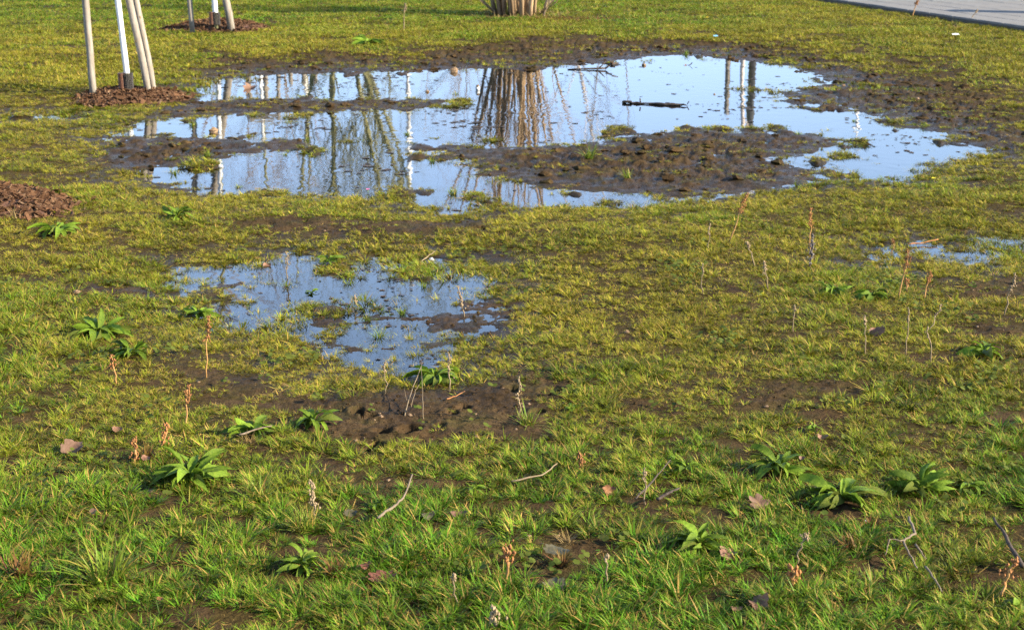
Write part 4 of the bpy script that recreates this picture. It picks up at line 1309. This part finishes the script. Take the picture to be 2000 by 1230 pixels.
twig([(822,516,.01),(835,509,.02),(850,500,.03)], .0030, "pale straw piece at the small puddle's upper right shore", 'stalk_pale')
twig([(468,868,.03),(500,860,.035),(532,856,.04)], .0032, "pale straw lying across the leafy plant left of the footprints", 'twig_pale')
twig([(790,812,.0),(803,790,.04),(826,758,.09)], .0018, "bleached branched dead stem on the footprinted mud", 'stalk_pale', extra=([(803,790,.04),(795,800,.03),(790,788,.05)],[(826,820,.0),(826,792,.045),(824,760,.09)],[(803,806,.02),(812,790,.05),(820,782,.055)]))
twig([(1000,960,.03),(1060,950,.035),(1088,938,.05)], .0028, "long thin grey twig in grass below the tufts right of the mud", 'stalk_pale')
twig([(1772,481,.01),(1800,480,.014),(1832,474,.02)], .0042, "orange brown reed lying along the right puddle's upper shore", 'seed')
twig([(1250,108,.0),(1254,104,.03)], .006, "short stub on the bank above the big puddle", 'twig_dark')
def float_branch():
    base = spot(1280, 213); base.z = 0
    s = pxm(1280, 213)
    pts, rs = [], []
    prof = [(-63, .013), (-60, .015), (-54, .010), (-48, .013), (-44, .009), (-36, .012), (-28, .007), (-18, .006), (-8, .008), (2, .011), (12, .014), (22, .012), (32, .014), (42, .010), (54, .007), (62, .002)]
    for k, r in prof:
        pts.append(Vector((k / s, -.10 * k / 60 + random.gauss(0, .006), .007 + random.gauss(0, .003)))); rs.append(r)
    mb = MB().tube(pts, rs, 9)
    mb.tube([(-.12, 0, .02), (-.125, .0, .05)], .006, 5).tube([(.25, -.04, .01), (.262, -.05, .035)], .004, 5)
    tag(mb.build("sodden_branch", M['log'], None, True, base), "dark sodden branch floating in the big puddle below the forked twig", "branch")
    base = spot(1168, 141); base.z = 0
    s = pxm(1168, 141)
    mb = MB()
    mb.tube([(-60 / s, 0, .004), (-30 / s, .02, .008), (0, 0, .012), (16 / s, 0, .016)], [.006, .007, .010, .010], 6)
    mb.tube([(0, 0, .01), (6 / s, 0, 7 / s), (14 / s, 0, 15 / s)], [.008, .007, .004], 6)
    mb.tube([(14 / s, 0, .012), (20 / s, 0, 7 / s), (30 / s, 0, 12 / s), (40 / s, 0, 14 / s)], [.011, .010, .009, .005], 6)
    tag(mb.build("forked_twig", M['twig_dark'], None, True, base), "thin forked dark twig rising from the upper part of the big puddle", "twig")
float_branch()
def fallen_leaf(px, py, width_px, m, label, lobes=5, lift=.022, tilt=.25, deep=.35, name="fallen_leaf"):
    c = spot(px, py); c.z = max(c.z, 0) + lift * .6
    r = width_px / pxm(px, py) / 2 * .82
    mb = MB(); n = 40; rings = 5
    ph = random.uniform(0, 6.28); cu = random.uniform(.3, .7)
    for i in range(rings + 1):
        for k in range(n):
            a = 2 * math.pi * k / n
            R0 = (1 - deep + deep * abs(math.cos(a * lobes / 2)) ** .8) * (1 + .07 * math.sin(a * 9 + ph)) * (1.15 if lobes == 5 else 1)
            ex = 1.0 if lobes == 5 else .62
            q = R0 * i / rings
            x, y = q * math.cos(a), q * math.sin(a) * ex
            z = cu * (x * x * .9 - y * y * .3) + .10 * math.sin(3.1 * x + ph) * (i / rings) + .06 * math.sin(a * lobes + ph) * (i / rings) ** 2
            mb.v.append(Vector((x, y, z)) * r)
    for i in range(rings):
        for k in range(n):
            a, b = i * n + k, i * n + (k + 1) % n
            mb.f.append((a, b, b + n, a + n))
    mb.tube([(-r * 1.0, 0, r * cu * .8), (-r * 1.35, .1 * r, r * .1)], r * .035, 5)
    o = mb.build(name, M[m], None, True, c)
    o.rotation_euler = (tilt + random.gauss(0, .1), random.gauss(0, .15), random.uniform(-.6, .6))
    tag(o, label, "leaf", "fallen leaves")
random.seed(88)
for a in ((748,1134,68,'oak',"large reddish brown fallen leaf in the foreground left of centre",7,.016,.4,.36),
          (712,1118,30,'oak',"small red leaf tip just left of the large reddish leaf",3,.03,.4,.2),
          (1480,993,46,'maple',"pinkish tan maple leaf left of the wide leafy plant",5,.028,.55,.5),
          (1086,1091,66,'leafgrey',"curled olive grey leaf in the foreground centre",3,.035,.3,.15),
          (1082,1150,48,'leafgrey',"flat grey fallen leaf below the curled one",5,.012,.35,.3),
          (1482,1188,44,'maple',"dull tan leaf near the lower edge right of centre",5,.022,.5,.3),
          (1438,1198,26,'leafbrown',"small dark brown leaf near the lower edge, left of the tan one",3,.02,.4,.2),
          (143,884,48,'maple',"pinkish tan leaf in grass near the left edge",5,.025,.4,.3),
          (286,906,26,'leafbrown',"small brown leaf above the biggest leafy plant",3,.03,.4,.2),
          (184,1010,24,'maple',"tiny tan leaf in the left foreground grass",3,.028,.6,.2),
          (1420,1088,36,'leafbrown',"reddish leaf right of the upright striped-leaf plant",5,.02,.4,.3),
          (314,1178,20,'leaforange',"small orange leaf by the lower left tuft",3,.02,.4,.2),
          (1188,970,28,'leaforange',"crinkled orange leaf in the foreground centre grass",5,.03,.6,.3),
          (522,523,22,'leafbrown',"brown leaf standing in the small puddle's upper left",3,.006,.8,.2),
          (1606,858,26,'leafbrown',"reddish brown leaf by the yellow leaf right of centre",3,.014,.4,.2),
          (1648,858,20,'leaf_dull',"yellow green leaf in thin grass right of centre",3,.014,.8,.2),
          (1565,917,16,'maple',"tan leaf caught on the upper left dark green plant",3,.06,.8,.2),
          (1714,656,40,'leafbrown',"reddish dead dock leaf in worn grass at right",3,.03,1.0,.15),
          (490,180,30,'maple',"pale crumpled leaf heap in the big puddle's upper left",5,.006,.5,.3),
          (1345,134,22,'leaforange',"small orange leaf afloat near the big puddle's upper shore",3,.003,.2,.2),
          (230,845,26,'leafbrown',"brown curled leaf in the grass left of the twin stalk",3,.02,.6,.2),
          (895,1010,40,'leafbrown',"dark curled leaf at the lower mud patch's edge",3,.015,.4,.15),
          (835,1015,34,'leafgrey',"yellowed leaf lying in the foreground grass by the curved twig",3,.02,.5,.15),
          (685,1010,34,'leafgrey',"pale green fallen leaf left of the curved pale twig",3,.02,.5,.15)):
    fallen_leaf(*a)
def stone(px, py, wpx, m, label, flat=.7, cat="stone", name="stone", lift=.3):
    c = spot(px, py); c.z = max(c.z, 0)
    r = wpx / pxm(px, py) / 2
    mb = MB().lump((0, 0, r * flat * lift), (r, r * .85, r * flat), .22)
    tag(mb.build(name, M[m], None, False, c), label, cat, "stones and litter")
stone(887,143,16,'stone',"orange tan brick piece on the big puddle's upper shore",.8)
stone(417,263,18,'stone',"tan stone at the left arm of the big puddle",.8)
stone(835,186,9,'stone',"tiny tan stone in open water near the upper mud bar")
stone(1258,134,10,'stone',"small orange stone in the puddle near the forked twig")
stone(1395,192+0,5,'stone',"tiny stone speck in the puddle above the floating branch")
stone(843,509,11,'white',"white pebble on the small puddle's upper right shore",.8)
stone(1075,878,9,'stone',"small pale pebble right of the footprinted mud")
stone(1008,838,6,'stone',"tiny pale pebble in the footprinted mud's right part")
stone(1792,192,12,'stone',"tan stone on the muddy right bank")
stone(1648,167,8,'stone',"small stone on the bank at the puddle's right corner")
stone(1225,650,12,'stone',"orange tan stone in the worn grass right of the small puddle")
stone(150,572,14,'stone',"tan clod stone in grass left of the small puddle")
stone(1690,1010+10,8,'white',"tiny white speck of stone in the right foreground")
def cap_litter():
    c = spot(933, 184); c.z = 0
    t = thing("plastic_cup", "small white plastic cup floating left of the shrub's reflection", "litter", c)
    MB().tube([(0, 0, -.005), (0, 0, .028)], [.016, .020], 14).build("cup_body", M['white'], t, True)
    MB().tube([(0, 0, .0285), (0, 0, .045)], [.013, .012], 12).build("lid", M['stone'], t, True)
    def wrapper(px, py, w, m, label):
        c = spot(px, py); r = w / pxm(px, py) / 2
        mb = MB(); n = 7
        for i in range(n):
            for j in range(3):
                mb.v.append(Vector(((i / (n - 1) - .5) * 2 * r, (j - 1) * r * .35, .028 + .07 * r * math.sin(i * 1.7 + j) + .003 * j)))
        for i in range(n - 1):
            for j in range(2):
                a = i * 3 + j
                mb.f.append((a, a + 3, a + 4, a + 1))
        o = mb.build("litter_scrap", M[m], None, False, c); o.rotation_euler = (.3, 0, .3)
        tag(o, label, "litter", "stones and litter")
    wrapper(1865, 74, 15, 'white', "white scrap of litter in grass below the pavement")
    wrapper(1397, 75, 9, 'blue', "tiny blue scrap of litter on the bank above the big puddle")
cap_litter()
def flower(px, py, wpx, m, label):
    c = spot(px, py); r = wpx / pxm(px, py) / 2
    t = thing("flower", label, "flower", c, "single small flowers")
    MB().tube([(0, 0, -.01), (.004, 0, .03)], .0018, 5).build("stem", M['leaf'], t)
    pm = MB(); k = 9
    n0 = 0
    for q in range(k):
        a = q / k * 6.283
        d = Vector((math.cos(a), math.sin(a), .35)); s = Vector((-math.sin(a), math.cos(a), 0))
        b0 = len(pm.v)
        pm.v += [Vector((.004, 0, .03)), Vector((.004, 0, .03)) + d * r * .6 - s * r * .28, Vector((.004, 0, .03)) + d * r, Vector((.004, 0, .03)) + d * r * .6 + s * r * .28]
        pm.f.append((b0, b0 + 1, b0 + 2, b0 + 3))
    pm.build("petals", M[m], t)
flower(1822, 359, 11, 'yellow', "single yellow flower in grass below the puddle's right arm")
flower(718, 381, 10, 'pink', "tiny pink flower on the big puddle's near shore")
flower(1381, 40, 9, 'yellow', "tiny yellow flower in the grass near the pavement")
